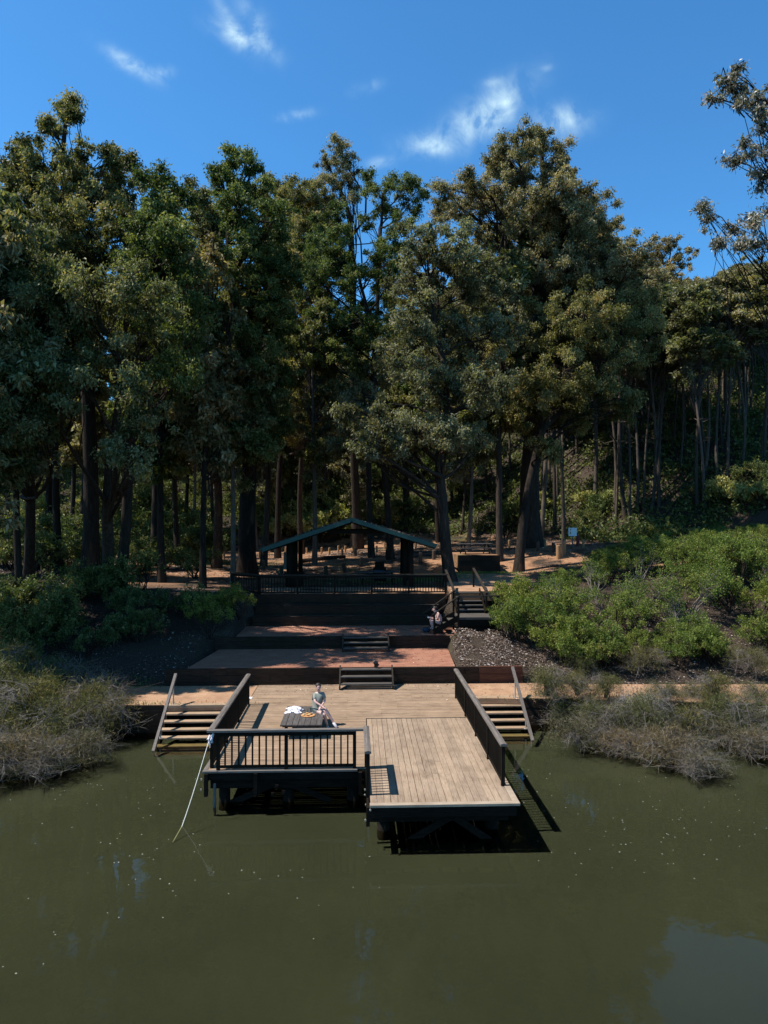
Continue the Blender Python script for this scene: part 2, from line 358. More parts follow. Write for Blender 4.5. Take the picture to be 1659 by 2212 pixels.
def arr_mesh(name, V, Q, mat, tint=None, k=4):
    me = bpy.data.meshes.new(name); V = np.ascontiguousarray(V, dtype=np.float32); Q = np.ascontiguousarray(Q, dtype=np.int32)
    me.vertices.add(len(V)); me.vertices.foreach_set('co', V.ravel())
    me.loops.add(Q.size); me.loops.foreach_set('vertex_index', Q.ravel())
    me.polygons.add(len(Q)); me.polygons.foreach_set('loop_start', np.arange(len(Q), dtype=np.int32)*k)
    if tint is not None:
        a = me.attributes.new('tint', 'FLOAT', 'FACE'); a.data.foreach_set('value', np.asarray(tint, dtype=np.float32))
    me.materials.append(M[mat]); me.update(calc_edges=True); return me
def leaves(C, size, width, down=0.6, tint=None, flat=False, r=rng):
    """diamond leaves hung at the points C; returns verts, quads, tint"""
    N = len(C); a = r.normal(size=(N, 3)); a[:, 2] -= down*1.5
    if flat: a[:, 2] *= 0.15
    a /= np.linalg.norm(a, axis=1)[:, None]+1e-9
    b = np.cross(a, r.normal(size=(N, 3)) if not flat else np.tile([0, 0, 1.0], (N, 1))+r.normal(size=(N, 3))*0.35)
    b /= np.linalg.norm(b, axis=1)[:, None]+1e-9
    n = np.cross(a, b)
    L = (size*(0.65+0.7*r.random(N)))[:, None]; W = (width*(0.7+0.6*r.random(N)))[:, None]
    P0 = C; P1 = C+a*L*0.45+b*W*0.5+n*W*0.18; P2 = C+a*L; P3 = C+a*L*0.45-b*W*0.5+n*W*0.18
    V = np.stack([P0, P1, P2, P3], 1).reshape(-1, 3); Q = np.arange(N*4).reshape(N, 4)
    if tint is None: tint = r.random(N)
    return V, Q, tint
def segs(A, B, ra, rb, n=3):
    A = np.asarray(A, float).reshape(-1, 3); B = np.asarray(B, float).reshape(-1, 3); N = len(A)
    d = B-A; d /= np.linalg.norm(d, axis=1)[:, None]+1e-9
    a = np.cross(d, np.array([0.31, 0.9, 0.2])); a /= np.linalg.norm(a, axis=1)[:, None]+1e-9; b = np.cross(d, a)
    ra = np.broadcast_to(ra, (N,)); rb = np.broadcast_to(rb, (N,)); V = []
    for P, r_ in ((A, ra), (B, rb)):
        for j in range(n):
            t = 2*PI*j/n; V.append(P+(a*math.cos(t)+b*math.sin(t))*r_[:, None])
    V = np.stack(V, 1).reshape(-1, 3); k = np.arange(N)[:, None]*2*n
    Q = np.concatenate([k+np.array([[j, (j+1) % n, n+(j+1) % n, n+j]]) for j in range(n)])
    return V, Q
def cat(parts):
    Vs, Qs, Ts = [], [], []; n = 0
    for p in parts:
        Vs.append(p[0]); Qs.append(np.asarray(p[1])+n); n += len(p[0])
        Ts.append(p[2] if len(p) > 2 else np.full(len(p[1]), 0.5))
    return np.concatenate(Vs), np.concatenate(Qs), np.concatenate(Ts)
def tag(o, label=None, cat=None, group=None, kind=None):
    if label: o['label'] = label
    if cat: o['category'] = cat
    if group: o['group'] = group
    if kind: o['kind'] = kind
    return o
def thing(name, label, cat, loc=(0, 0, 0), group=None, rz=0):
    o = bpy.data.objects.new(name, None); COL.objects.link(o); o.location = tuple(float(x) for x in loc); o.rotation_euler[2] = rz; o.empty_display_size = 0.3
    return tag(o, label, cat, group)
def copy_tree(o, loc, rz=0, sc=1.0, label=None, group=None, tilt=(0, 0)):
    r = o.copy(); COL.objects.link(r); r.location = tuple(float(x) for x in loc); r.rotation_euler = (tilt[0], tilt[1], rz)
    r.scale = (sc, sc, sc) if not isinstance(sc, tuple) else sc
    if label: r['label'] = label
    if group: r['group'] = group
    for ch in list(o.children):
        c = ch.copy(); COL.objects.link(c); c.parent = r
        for g in list(ch.children):
            d = g.copy(); COL.objects.link(d); d.parent = c
    return r
ORD = ['first', 'second', 'third', 'fourth', 'fifth', 'sixth', 'seventh', 'eighth', 'ninth', 'tenth', 'eleventh', 'twelfth', 'thirteenth', 'fourteenth',
       'fifteenth', 'sixteenth', 'seventeenth', 'eighteenth', 'nineteenth', 'twentieth', 'twenty-first', 'twenty-second', 'twenty-third', 'twenty-fourth',
       'twenty-fifth', 'twenty-sixth', 'twenty-seventh', 'twenty-eighth', 'twenty-ninth', 'thirtieth']

# ------------------------------------------------------------------ sky, sun, camera
SUN_EL = 57.5; SUN_DIR = np.array([-0.66, -0.055, 1.05]); SUN_DIR /= np.linalg.norm(SUN_DIR)
w = bpy.data.worlds.new("World"); S.world = w; w.use_nodes = True; nt = w.node_tree; nt.nodes.clear()
wo = nt.nodes.new('ShaderNodeOutputWorld'); bg = nt.nodes.new('ShaderNodeBackground'); nt.links.new(bg.outputs[0], wo.inputs[0])
sky = nt.nodes.new('ShaderNodeTexSky'); sky.sky_type = 'NISHITA'; sky.sun_disc = False
sky.sun_elevation = math.asin(SUN_DIR[2]); sky.sun_rotation = math.atan2(SUN_DIR[0], SUN_DIR[1]) % (2*PI)
sky.altitude = 200; sky.air_density = 1.0; sky.dust_density = 0.35; sky.ozone_density = 2.2
bg.inputs['Strength'].default_value = 0.089
# thin clouds, placed by direction in the sky
tc = nt.nodes.new('ShaderNodeTexCoord'); dirv = tc.outputs['Generated']
def vmath(op, a, b=None):
    n = nt.nodes.new('ShaderNodeVectorMath'); n.operation = op
    for i, x in enumerate((a, b)):
        if x is None: continue
        if isinstance(x, bpy.types.NodeSocket): nt.links.new(x, n.inputs[i])
        else: n.inputs[i].default_value = x
    return n
def fmath(op, a, b=None, clamp=False):
    n = nt.nodes.new('ShaderNodeMath'); n.operation = op; n.use_clamp = clamp
    for i, x in enumerate((a, b)):
        if x is None: continue
        if isinstance(x, bpy.types.NodeSocket): nt.links.new(x, n.inputs[i])
        else: n.inputs[i].default_value = x
    return n.outputs[0]
nv = nt.nodes.new('ShaderNodeTexNoise'); nv.inputs['Scale'].default_value = 26; nv.inputs['Detail'].default_value = 7; nv.inputs['Roughness'].default_value = 0.58; nv.inputs['Distortion'].default_value = 0.35
nt.links.new(dirv, nv.inputs['Vector'])
wv = nt.nodes.new('ShaderNodeTexNoise'); wv.inputs['Scale'].default_value = 9; wv.inputs['Detail'].default_value = 4
nt.links.new(dirv, wv.inputs['Vector'])
warp = vmath('MULTIPLY', vmath('SUBTRACT', wv.outputs['Color'], (0.5, 0.5, 0.5)).outputs[0], (0.022, 0.022, 0.022))
wdir = vmath('ADD', dirv, warp.outputs[0]).outputs[0]
CL = [  # px, py, half length px, half width px, tilt degrees (up to the right positive), strength
    (1035, 250, 92, 34, 27, 1.15), (925, 318, 56, 20, -8, 0.8), (828, 350, 30, 12, 5, 0.5), (1222, 255, 56, 24, -8, 0.75), (1212, 290, 14, 26, 0, 0.4), (1098, 222, 14, 34, 25, 0.4),
    (497, 48, 50, 14, -48, 0.7), (520, 80, 60, 17, -14, 0.85), (565, 72, 40, 14, -52, 0.75), (540, 22, 40, 20, -30, 0.3),
    (280, 143, 52, 14, -22, 0.8), (355, 165, 24, 12, 10, 0.6), (640, 245, 38, 9, 8, 0.55), (792, 188, 28, 10, 15, 0.45), (1070, 172, 26, 8, 0, 0.25), (1180, 148, 14, 6, 0, 0.2)]
tot = None
for px, py, a, b_, tl, st in CL:
    c = ray(px, py); nrm = np.linalg.norm(c); c = c/nrm
    R_ = np.cross(c, zz); R_ /= np.linalg.norm(R_); U_ = np.cross(R_, c)
    e1 = R_*math.cos(rad(tl))+U_*math.sin(rad(tl)); e2 = -R_*math.sin(rad(tl))+U_*math.cos(rad(tl))
    dlt = vmath('SUBTRACT', wdir, tuple(c)).outputs[0]
    x = vmath('DOT_PRODUCT', dlt, tuple(e1*F*nrm/a*1.12)).outputs['Value']; y = vmath('DOT_PRODUCT', dlt, tuple(e2*F*nrm/b_*1.08)).outputs['Value']
    q = fmath('ADD', fmath('MULTIPLY', x, x), fmath('MULTIPLY', y, y))
    front = fmath('GREATER_THAN', vmath('DOT_PRODUCT', dirv, tuple(c)).outputs['Value'], 0.3)
    g = fmath('MULTIPLY', fmath('POWER', 2.718, fmath('MULTIPLY', q, -0.9)), st)
    g = fmath('MULTIPLY', g, front)
    tot = g if tot is None else fmath('ADD', tot, g)
nr = nt.nodes.new('ShaderNodeValToRGB'); nr.color_ramp.elements[0].position = 0.40; nr.color_ramp.elements[1].position = 0.70; nt.links.new(nv.outputs[0], nr.inputs[0])
cm = fmath('MULTIPLY', tot, fmath('MULTIPLY_ADD' if False else 'ADD', nr.outputs[0], 0.10), True)
mxc = nt.nodes.new('ShaderNodeMix'); mxc.data_type = 'RGBA'
nt.links.new(cm, mxc.inputs[0])
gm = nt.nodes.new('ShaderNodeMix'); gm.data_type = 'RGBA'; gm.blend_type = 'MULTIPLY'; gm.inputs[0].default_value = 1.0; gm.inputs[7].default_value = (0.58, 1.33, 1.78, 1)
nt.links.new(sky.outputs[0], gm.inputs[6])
# unseen overhead sky darkened to weaken its fill light in the shadows
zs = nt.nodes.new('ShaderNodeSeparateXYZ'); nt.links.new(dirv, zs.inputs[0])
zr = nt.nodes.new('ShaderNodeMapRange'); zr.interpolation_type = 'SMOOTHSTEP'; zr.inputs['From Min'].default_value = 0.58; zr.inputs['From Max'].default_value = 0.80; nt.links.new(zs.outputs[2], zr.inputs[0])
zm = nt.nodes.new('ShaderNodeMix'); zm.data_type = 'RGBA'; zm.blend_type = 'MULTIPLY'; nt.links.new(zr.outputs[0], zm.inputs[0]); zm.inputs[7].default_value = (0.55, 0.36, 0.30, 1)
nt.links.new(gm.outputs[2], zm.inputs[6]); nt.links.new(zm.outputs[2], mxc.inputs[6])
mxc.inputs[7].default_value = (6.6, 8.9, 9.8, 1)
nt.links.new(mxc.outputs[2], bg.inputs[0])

sl = bpy.data.lights.new('sun', 'SUN'); sl.energy = 5.0; sl.angle = rad(0.53); sl.color = (1.0, 0.955, 0.89)
so = bpy.data.objects.new('sun', sl); COL.objects.link(so); so.rotation_euler = Vector(tuple(SUN_DIR)).to_track_quat('Z', 'Y').to_euler(); so.location = (-40, 0, 60)
cam = bpy.data.cameras.new('camera'); co = bpy.data.objects.new('camera', cam); COL.objects.link(co)
co.location = (0, 0, H); co.rotation_euler = (PI/2+PITCH, 0, -YAW); cam.sensor_fit = 'VERTICAL'; cam.sensor_height = 24; cam.lens = F/2212*24; cam.clip_end = 5000; cam.clip_start = 0.1
S.camera = co
S.view_settings.view_transform = 'Standard'; S.view_settings.look = 'None'; S.view_settings.exposure = 0.4; S.view_settings.gamma = 1
S.cycles.max_bounces = 6; S.cycles.diffuse_bounces = 1; S.cycles.glossy_bounces = 3; S.cycles.transparent_max_bounces = 8; S.cycles.transmission_bounces = 3
S.cycles.use_denoising = True; S.cycles.caustics_reflective = False; S.cycles.caustics_refractive = False

# ------------------------------------------------------------------ terrain and water
def terrain():
    us = np.concatenate([np.array([-2500, -900, -300, -160]), np.arange(-110, -32, 2.5), np.arange(-32, 32, 0.4), np.arange(32, 112, 2.5), np.array([160, 300, 900, 2500])])
    vs = np.concatenate([np.array([-2500, -800, -100, 0, 15]), np.arange(20, 25, 1.0), np.arange(25, 29.6, 0.12), np.arange(29.6, 58, 0.35), np.arange(58, 190, 1.8), np.array([230, 320, 600, 1200, 2600])])
    U, Vv = np.meshgrid(us, vs, indexing='ij')
    Z = G(U, np.minimum(Vv, 190))
    V = np.stack([U, Vv, Z], -1).reshape(-1, 3); nu, nv_ = len(us), len(vs)
    I = (np.arange(nu-1)[:, None]*nv_+np.arange(nv_-1)[None, :]).ravel()
    Q = np.stack([I, I+nv_, I+nv_+1, I+1], 1)
    me = arr_mesh('ground', V, Q, 'ground'); me.shade_smooth()
    o = bpy.data.objects.new('ground', me); COL.objects.link(o); tag(o, kind='structure')
terrain()
def sheet(name, poly, z, mat, th=0.0, kind='structure', z0=None):
    mb = MB(); n = len(poly)
    if th: 
        mb.add([(x, y, z-th) for x, y in poly]+[(x, y, z) for x, y in poly], [tuple(range(n-1, -1, -1)), tuple(range(n, 2*n))]+[(i, (i+1) % n, (i+1) % n+n, i+n) for i in range(n)])
    else: mb.add([(x, y, z) for x, y in poly], [tuple(range(n))])
    o = mb.build(name, mat); return tag(o, kind=kind)
sheet('water', [(-300, -400), (300, -400), (300, 27.2), (-300, 27.2)], 0.0, 'water')
sheet('lake_water_body', [(-300, -400), (300, -400), (300, 27.2), (-300, 27.2)], -0.22, 'murk')
# landings
sheet('sandy_landing', [(-9.2, 25.72), (-4.02, 25.72), (-4.02, 28.66), (-9.2, 28.66)], 0.95, 'sand', 0.2)
sheet('sandy_landing', [(3.99, 26.36), (5.3, 26.28), (7.2, 26.05), (7.6, 28.66), (3.99, 28.66)], 0.95, 'sand', 0.2)
sheet('path', [(-40, 25.95), (-9.25, 25.95), (-9.25, 28.3), (-20, 28.1), (-40, 27.8)], 0.935, 'path', 0.1)
sheet('path', [(7.65, 26.15), (14.7, 25.3), (40, 22.3), (40, 26.6), (16, 28.2), (7.65, 28.5)], 0.935, 'sand', 0.1)
sheet('brick_terrace', [(-6.9, 28.92), (3.95, 28.92), (4.15, 33.0), (-6.4, 33.0)], 1.60, 'brick', 0.25)
sheet('brick_terrace', [(-5.7, 33.28), (4.9, 33.28), (4.9, 35.6), (3.9, 36.45), (-5.7, 36.45)], 2.14, 'brick', 0.25)
sheet('platform_floor', [(-5.2, 37.5), (4.7, 37.5), (4.7, 41.0), (-5.2, 41.0)], 3.66, 'sand', 0.3)
# clay bollard clearing: a pale dirt track behind the posts
sheet_pts = []

# ------------------------------------------------------------------ jetty
ZD = 0.95
def jetty():
    t = thing('jetty', 'timber jetty with two plank decks reaching out over the green lake', 'jetty', (0, 22, 0))
    # left platform: boards laid across
    mb = MB(); y = 19.12; i = 0
    while y < 28.6:
        wd = 0.135; xr = 0.26 if y < 23.78 else 3.66
        if y > 26.4: xr = 3.97
        xl = -4.0
        # butt joints
        cuts = [xl]+sorted([xl+1.2*k+random.choice([0, 1.2, 2.4])*0.5 for k in (2, 4)])+[xr] if i % 1 == 0 else [xl, xr]
        cuts = [c for c in cuts if xl <= c <= xr]
        for a, b in zip(cuts[:-1], cuts[1:]):
            if b-a < 0.1: continue
            mb.box((a+0.003, y, ZD-0.04), (b-0.003, y+wd-0.009, ZD+random.uniform(-0.002, 0.002)), random.random())
        y += wd; i += 1
    mb.build('deck_boards', 'deck_x', t)
    mb = MB(); x = 0.285
    while x < 3.6:
        cut = random.uniform(18.5, 21.8)
        for a, b in ((16.75, cut), (cut, 23.77)):
            gp = random.uniform(0.006, 0.015); mb.box((x, a+0.003, ZD-0.04), (min(x+0.165, 3.64)-gp, b-0.003, ZD+random.uniform(-0.002, 0.002)), random.random())
        x += 0.165
    mb.build('deck_boards', 'deck_y', t)
    MB().box((0.27, 16.58, ZD-0.05), (3.80, 16.745, ZD+0.014)).build('edge_board', 'nosing', t, bevel=0.008)
    MB().box((-4.12, 18.98, ZD-0.05), (-0.02, 19.112, ZD+0.006)).build('edge_board', 'grey_x', t, bevel=0.008)
    MB().box((3.645, 16.75, ZD-0.05), (3.80, 26.3, ZD+0.008)).build('edge_board', 'nosing', t, bevel=0.006)
    MB().box((-4.12, 19.12, ZD-0.05), (-4.005, 25.7, ZD+0.008)).build('edge_board', 'grey_y', t, bevel=0.006)
    # fascia and joists
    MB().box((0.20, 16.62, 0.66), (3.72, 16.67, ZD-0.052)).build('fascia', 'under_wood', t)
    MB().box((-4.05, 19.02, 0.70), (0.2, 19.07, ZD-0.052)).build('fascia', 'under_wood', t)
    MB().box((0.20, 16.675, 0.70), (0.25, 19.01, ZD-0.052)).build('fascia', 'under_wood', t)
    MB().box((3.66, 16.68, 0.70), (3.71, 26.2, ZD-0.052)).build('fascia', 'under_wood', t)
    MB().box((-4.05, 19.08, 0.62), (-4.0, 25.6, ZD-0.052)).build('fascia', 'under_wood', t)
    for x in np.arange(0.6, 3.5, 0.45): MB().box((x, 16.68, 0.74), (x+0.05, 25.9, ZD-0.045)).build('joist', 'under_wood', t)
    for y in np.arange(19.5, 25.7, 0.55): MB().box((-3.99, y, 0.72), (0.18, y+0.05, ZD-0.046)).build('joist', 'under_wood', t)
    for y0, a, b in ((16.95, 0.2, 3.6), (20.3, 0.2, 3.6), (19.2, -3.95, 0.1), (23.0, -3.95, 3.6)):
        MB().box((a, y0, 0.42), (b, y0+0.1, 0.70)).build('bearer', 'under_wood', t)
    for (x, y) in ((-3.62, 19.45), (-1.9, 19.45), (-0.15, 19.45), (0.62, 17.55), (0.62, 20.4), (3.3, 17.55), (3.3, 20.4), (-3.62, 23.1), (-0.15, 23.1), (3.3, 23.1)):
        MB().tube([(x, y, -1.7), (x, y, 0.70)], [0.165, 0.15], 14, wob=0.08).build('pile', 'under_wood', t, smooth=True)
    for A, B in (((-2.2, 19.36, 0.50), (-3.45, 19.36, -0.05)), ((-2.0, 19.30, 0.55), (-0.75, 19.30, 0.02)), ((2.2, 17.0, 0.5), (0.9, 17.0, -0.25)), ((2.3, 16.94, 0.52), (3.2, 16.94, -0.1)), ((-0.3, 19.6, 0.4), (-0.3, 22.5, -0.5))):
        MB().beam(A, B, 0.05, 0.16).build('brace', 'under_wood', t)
    for x in (-4.02, -2.72, 0.05): MB().box((x-0.045, 18.93, 0.30), (x+0.05, 19.02, 0.89)).build('hanger_post', 'under_wood', t)
    for (x, z) in ((-2.15, 0.56), (-2.26, 0.36), (-1.98, 0.40)): MB().box((x-0.045, 18.90, z-0.045), (x+0.045, 18.925, z+0.045)).box((x-0.015, 18.885, z-0.015), (x+0.015, 18.90, z+0.015)).build('bolt_plate', 'under_wood', t)
    for (x, y, z) in ((-4.14, 19.0, 0.75), (-4.16, 19.05, 0.46), (0.19, 17.5, 0.62), (0.17, 18.0, 0.8), (0.17, 18.3, 0.55), (0.28, 16.60, 0.86), (0.17, 16.9, 0.5)):
        MB().tube([(x, y, z), (x+0.001, y-0.05, z)], [0.022, 0.022], 8).build('bolt', 'bolt', t)
    MB().tube([(-3.80, 19.02, 0.62), (-3.80, 19.0, -0.5)], [0.035, 0.045], 8).build('drain_pipe', 'grey_y', t)
    return t
jetty()

def railing(name, label, A, B, z, posts, spacing, h=1.05, mat_top='grey_y', foot=0.0, bal=0.042, post=0.09, group=None, ends=0.12, z2=None):
    A = np.array([A[0], A[1], z], float); B = np.array([B[0], B[1], z if z2 is None else z2], float)
    L = np.linalg.norm(B-A); d = (B-A)/L
    t = thing(name, label, 'railing', A, group)
    T = np.array([0, 0, h])
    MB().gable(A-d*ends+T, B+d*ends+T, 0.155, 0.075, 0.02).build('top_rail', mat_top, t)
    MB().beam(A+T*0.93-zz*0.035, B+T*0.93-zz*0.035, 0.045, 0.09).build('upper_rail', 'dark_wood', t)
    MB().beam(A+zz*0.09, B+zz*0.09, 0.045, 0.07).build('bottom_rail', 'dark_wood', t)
    pm = None
    for s_ in posts:
        P = A+d*(s_*L)
        if pm is None:
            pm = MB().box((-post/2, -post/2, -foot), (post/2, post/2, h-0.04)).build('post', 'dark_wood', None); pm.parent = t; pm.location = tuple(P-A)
        else:
            c = pm.copy(); COL.objects.link(c); c.parent = t; c.location = tuple(P-A)
    n = int(L/spacing); bm_ = None
    for i in range(1, n):
        s_ = i/n
        if min(abs(s_-q) for q in posts)*L < spacing*0.45: continue
        P = A+d*(s_*L)
        if bm_ is None:
            bm_ = MB().box((-bal/2, -bal/2, 0.11), (bal/2, bal/2, h-0.09)).build('baluster', 'dark_wood', None); bm_.parent = t; bm_.location = tuple(P-A)
        else:
            c = bm_.copy(); COL.objects.link(c); c.parent = t; c.location = tuple(P-A)
    return t
railing('railing', 'dark baluster railing with grey top rail along the left side of jetty', (-3.92, 19.25), (-3.96, 25.75), ZD, [0.0, 0.33, 0.66, 1.0], 0.165, foot=0.0)
railing('railing', 'dark baluster railing across the front of the jetty table deck', (-3.72, 19.08), (-0.10, 19.08), ZD, [0.0, 0.497, 1.0], 0.175, mat_top='grey_x', foot=0.25, ends=0.29)
railing('railing', 'short dark railing at the step between the two jetty decks', (0.235, 17.25), (0.215, 19.2), ZD, [0.0, 1.0], 0.165, foot=0.75, ends=0.08)
railing('railing', 'long dark railing with pale grey top along right side of jetty', (3.62, 17.72), (3.64, 26.35), ZD, [0.0, 0.23, 0.47, 0.72, 1.0], 0.16, foot=0.02)
for (y, nm) in ((20.0, 0), (22.0, 0), (24.2, 0)): pass

# steps down into the water
def water_steps(label, xl, xr, ytop, slant=0.0):
    t = thing('water_steps', label, 'steps', ((xl+xr)/2, ytop, 0), 'steps going down into the lake')
    for i in range(8):
        z = ZD-0.03-0.19*i; y = ytop-0.30*i
        if i == 0: MB().box((xl-0.05, ytop-0.02, ZD-0.10), (xr, ytop+0.26, ZD+0.006)).build('tread', 'tread', t, bevel=0.008); continue
        mb = MB(); mb.box((xl-0.0, y-0.02, z-0.055), (xr, y+0.25, z)); mb.build('tread', 'tread', t, bevel=0.008)
    for x in (xl+0.05, xr-0.12):
        MB().beam((x, ytop+0.15, ZD-0.28), (x, ytop-2.3, ZD-0.28-1.55), 0.05, 0.22).build('stringer', 'under_wood', t)
    MB().box((xl, ytop+0.30, -1.0), (xr, ytop+0.34, ZD-0.06)).build('back_board', 'under_wood', t)
    return t
water_steps('five visible wooden steps entering the lake left of the jetty', -6.85, -4.13, 25.72)
water_steps('five visible wooden steps entering the lake right of the jetty', 3.85, 6.05, 26.42)
def handrail(label, top, bot, posts, w_=0.10):
    top = np.asarray(top); bot = np.asarray(bot)
    t = thing('handrail', label, 'handrail', (top[0], top[1], 0), 'sloping handrails beside the water steps')
    MB().beam(top, bot, w_, 0.095).build('rail', 'grey_y', t, bevel=0.006)
    for s_, zb in posts:
        P = top+(bot-top)*s_
        MB().tube([(P[0], P[1], zb), (P[0], P[1], P[2]-0.04)], [0.024, 0.024], 8).build('post', 'galv', t)
        MB().box((P[0]-0.07, P[1]-0.05, zb), (P[0]+0.07, P[1]+0.05, zb+0.012)).build('foot_plate', 'galv', t)
tl = PD(380, 1456, 25.9); bl = PD(331, 1624, 23.45)
handrail('sloping grey handrail on steel posts at far left of the water steps', tl, bl, [(0.12, ZD), (0.70, 0.17), (0.97, -0.9)])
tr_ = PD(1107, 1441, 26.9); br_ = PD(1151, 1601, 24.5)
handrail('sloping grey handrail on steel posts at far right of the water steps', tr_, br_, [(0.14, ZD), (0.68, 0.17), (0.97, -0.9)])

# ------------------------------------------------------------------ retaining walls of sleepers
def sleeper_wall(name, label, pts, z0, z1, mat='sleeper', th=0.14, courses=3, cat_='retaining wall', group=None):
    mb = MB()
    for (A, B) in zip(pts[:-1], pts[1:]):
        A = np.array(A, float); B = np.array(B, float); L = np.linalg.norm(B-A); d = (B-A)/L
        ch = (z1-z0)/courses
        for c in range(courses):
            s_ = -random.uniform(0, 1.2) if c % 2 else 0
            while s_ < L:
                a = max(0, s_); b = min(L, s_+2.4)
                if b-a > 0.05:
                    j = random.uniform(-0.012, 0.012)
                    n_ = np.array([d[1], -d[0]])
                    P = A+d*(a+0.004)+n_*j; Q = A+d*(b-0.004)+n_*j
                    mb.beam((P[0], P[1], z0+ch*(c+0.5)), (Q[0], Q[1], z0+ch*(c+0.5)), th, ch-0.008, random.random())
                s_ += 2.4
    o = mb.build(name, mat); tag(o, label, cat_, group); return o
GW = 'sleeper walls of the lakeside terraces'
sleeper_wall('retaining_wall', 'lowest dark sleeper wall behind the jetty deck holding the first brick terrace', [(-7.7, 28.78), (4.9, 28.80)], 0.80, 1.61, 'sleeper', group=GW)
sleeper_wall('retaining_wall', 'red stained end of the lowest wall below the leaf litter slope', [(4.91, 28.80), (6.7, 28.84)], 0.80, 1.62, 'sleeper_red', group=GW)
sleeper_wall('retaining_wall', 'sleeper wall between the two brick terraces', [(-6.6, 33.12), (5.1, 33.14)], 1.50, 2.16, 'sleeper', group=GW)
sleeper_wall('retaining_wall', 'lowest ledge of the stacked seating wall at the back of upper terrace', [(-5.4, 36.55), (3.9, 36.55)], 2.0, 2.62, 'sleeper', 0.2, 2, group=GW)
sleeper_wall('retaining_wall', 'middle ledge of the stacked seating wall below the shelter railing', [(-5.3, 36.95), (4.2, 36.95)], 2.3, 3.14, 'sleeper', 0.2, 2, group=GW)
sleeper_wall('retaining_wall', 'top ledge of the stacked seating wall right under the shelter railing', [(-5.25, 37.38), (4.6, 37.38)], 2.8, 3.67, 'sleeper', 0.2, 2, group=GW)
MB().box((-5.4, 36.60, 2.3), (3.9, 36.88, 2.60)).build('retaining_wall', 'grey_x'); tag(bpy.data.objects[-1] if False else COL.objects[-1], 'flat timber seat on the lowest ledge of the seating wall', 'timber seat', GW)  # paler wood than the walls, imitating light along this ledge
MB().box((-5.3, 37.06, 2.8), (4.2, 37.27, 3.12)).build('retaining_wall', 'grey_x'); tag(COL.objects[-1], 'flat timber seat on the middle ledge of the seating wall', 'timber seat', GW)  # pale board again stands in for a lit ledge line
sleeper_wall('retaining_wall', 'dark timber lake edge wall running left from the steps', [(-40, 25.8), (-6.95, 25.68)], -0.7, 0.97, 'sleeper', 0.12, 5, group=GW)
sleeper_wall('retaining_wall', 'dark timber lake edge wall running right behind the wispy bushes', [(6.1, 26.2), (14.7, 25.05), (40, 21.9)], -0.7, 0.97, 'sleeper', 0.12, 5, group=GW)
sleeper_wall('retaining_wall', 'dark raised timber wall under the picnic table on the right', [(6.95, 49.4), (9.9, 49.4)], 3.5, 5.06, 'sleeper', 0.2, 4, group=GW)
sheet('raised_pad', [(6.95, 49.51), (9.9, 49.51), (9.9, 54), (6.95, 54)], 5.04, 'ground', 0.9)

def terrace_steps(label, x0, x1, y1, z0, z1, n=3):
    t = thing('wooden_steps', label, 'steps', ((x0+x1)/2, y1, z0), 'wooden steps joining the terraces')
    r = (z1-z0)/n
    for i in range(n):
        z = z0+r*(i+1); y = y1-0.30*(n-1-i)-0.02
        MB().box((x0, y-0.30, z-0.045), (x1, y-0.01, z+0.004)).build('tread', 'step_grey', t, bevel=0.006)
    for x in (x0-0.06, x1+0.005):
        MB().beam((x+0.03, y1-0.0, z1+0.03), (x+0.03, y1-0.30*n-0.05, z0+0.06), 0.055, 0.24).build('stringer', 'rail_dark', t)
    return t
a = PZ(734, 1478, ZD); b = PZ(846, 1478, ZD)
terrace_steps('three tread wooden steps from the jetty deck up to the lower brick terrace', a[0]+0.05, b[0]-0.02, 28.70, ZD, 1.61)
a = PZ(740, 1402, 1.6); b = PZ(838, 1402, 1.6)
terrace_steps('three tread wooden steps from lower terrace up to the upper terrace', a[0]+0.05, b[0]-0.02, 33.04, 1.60, 2.16)

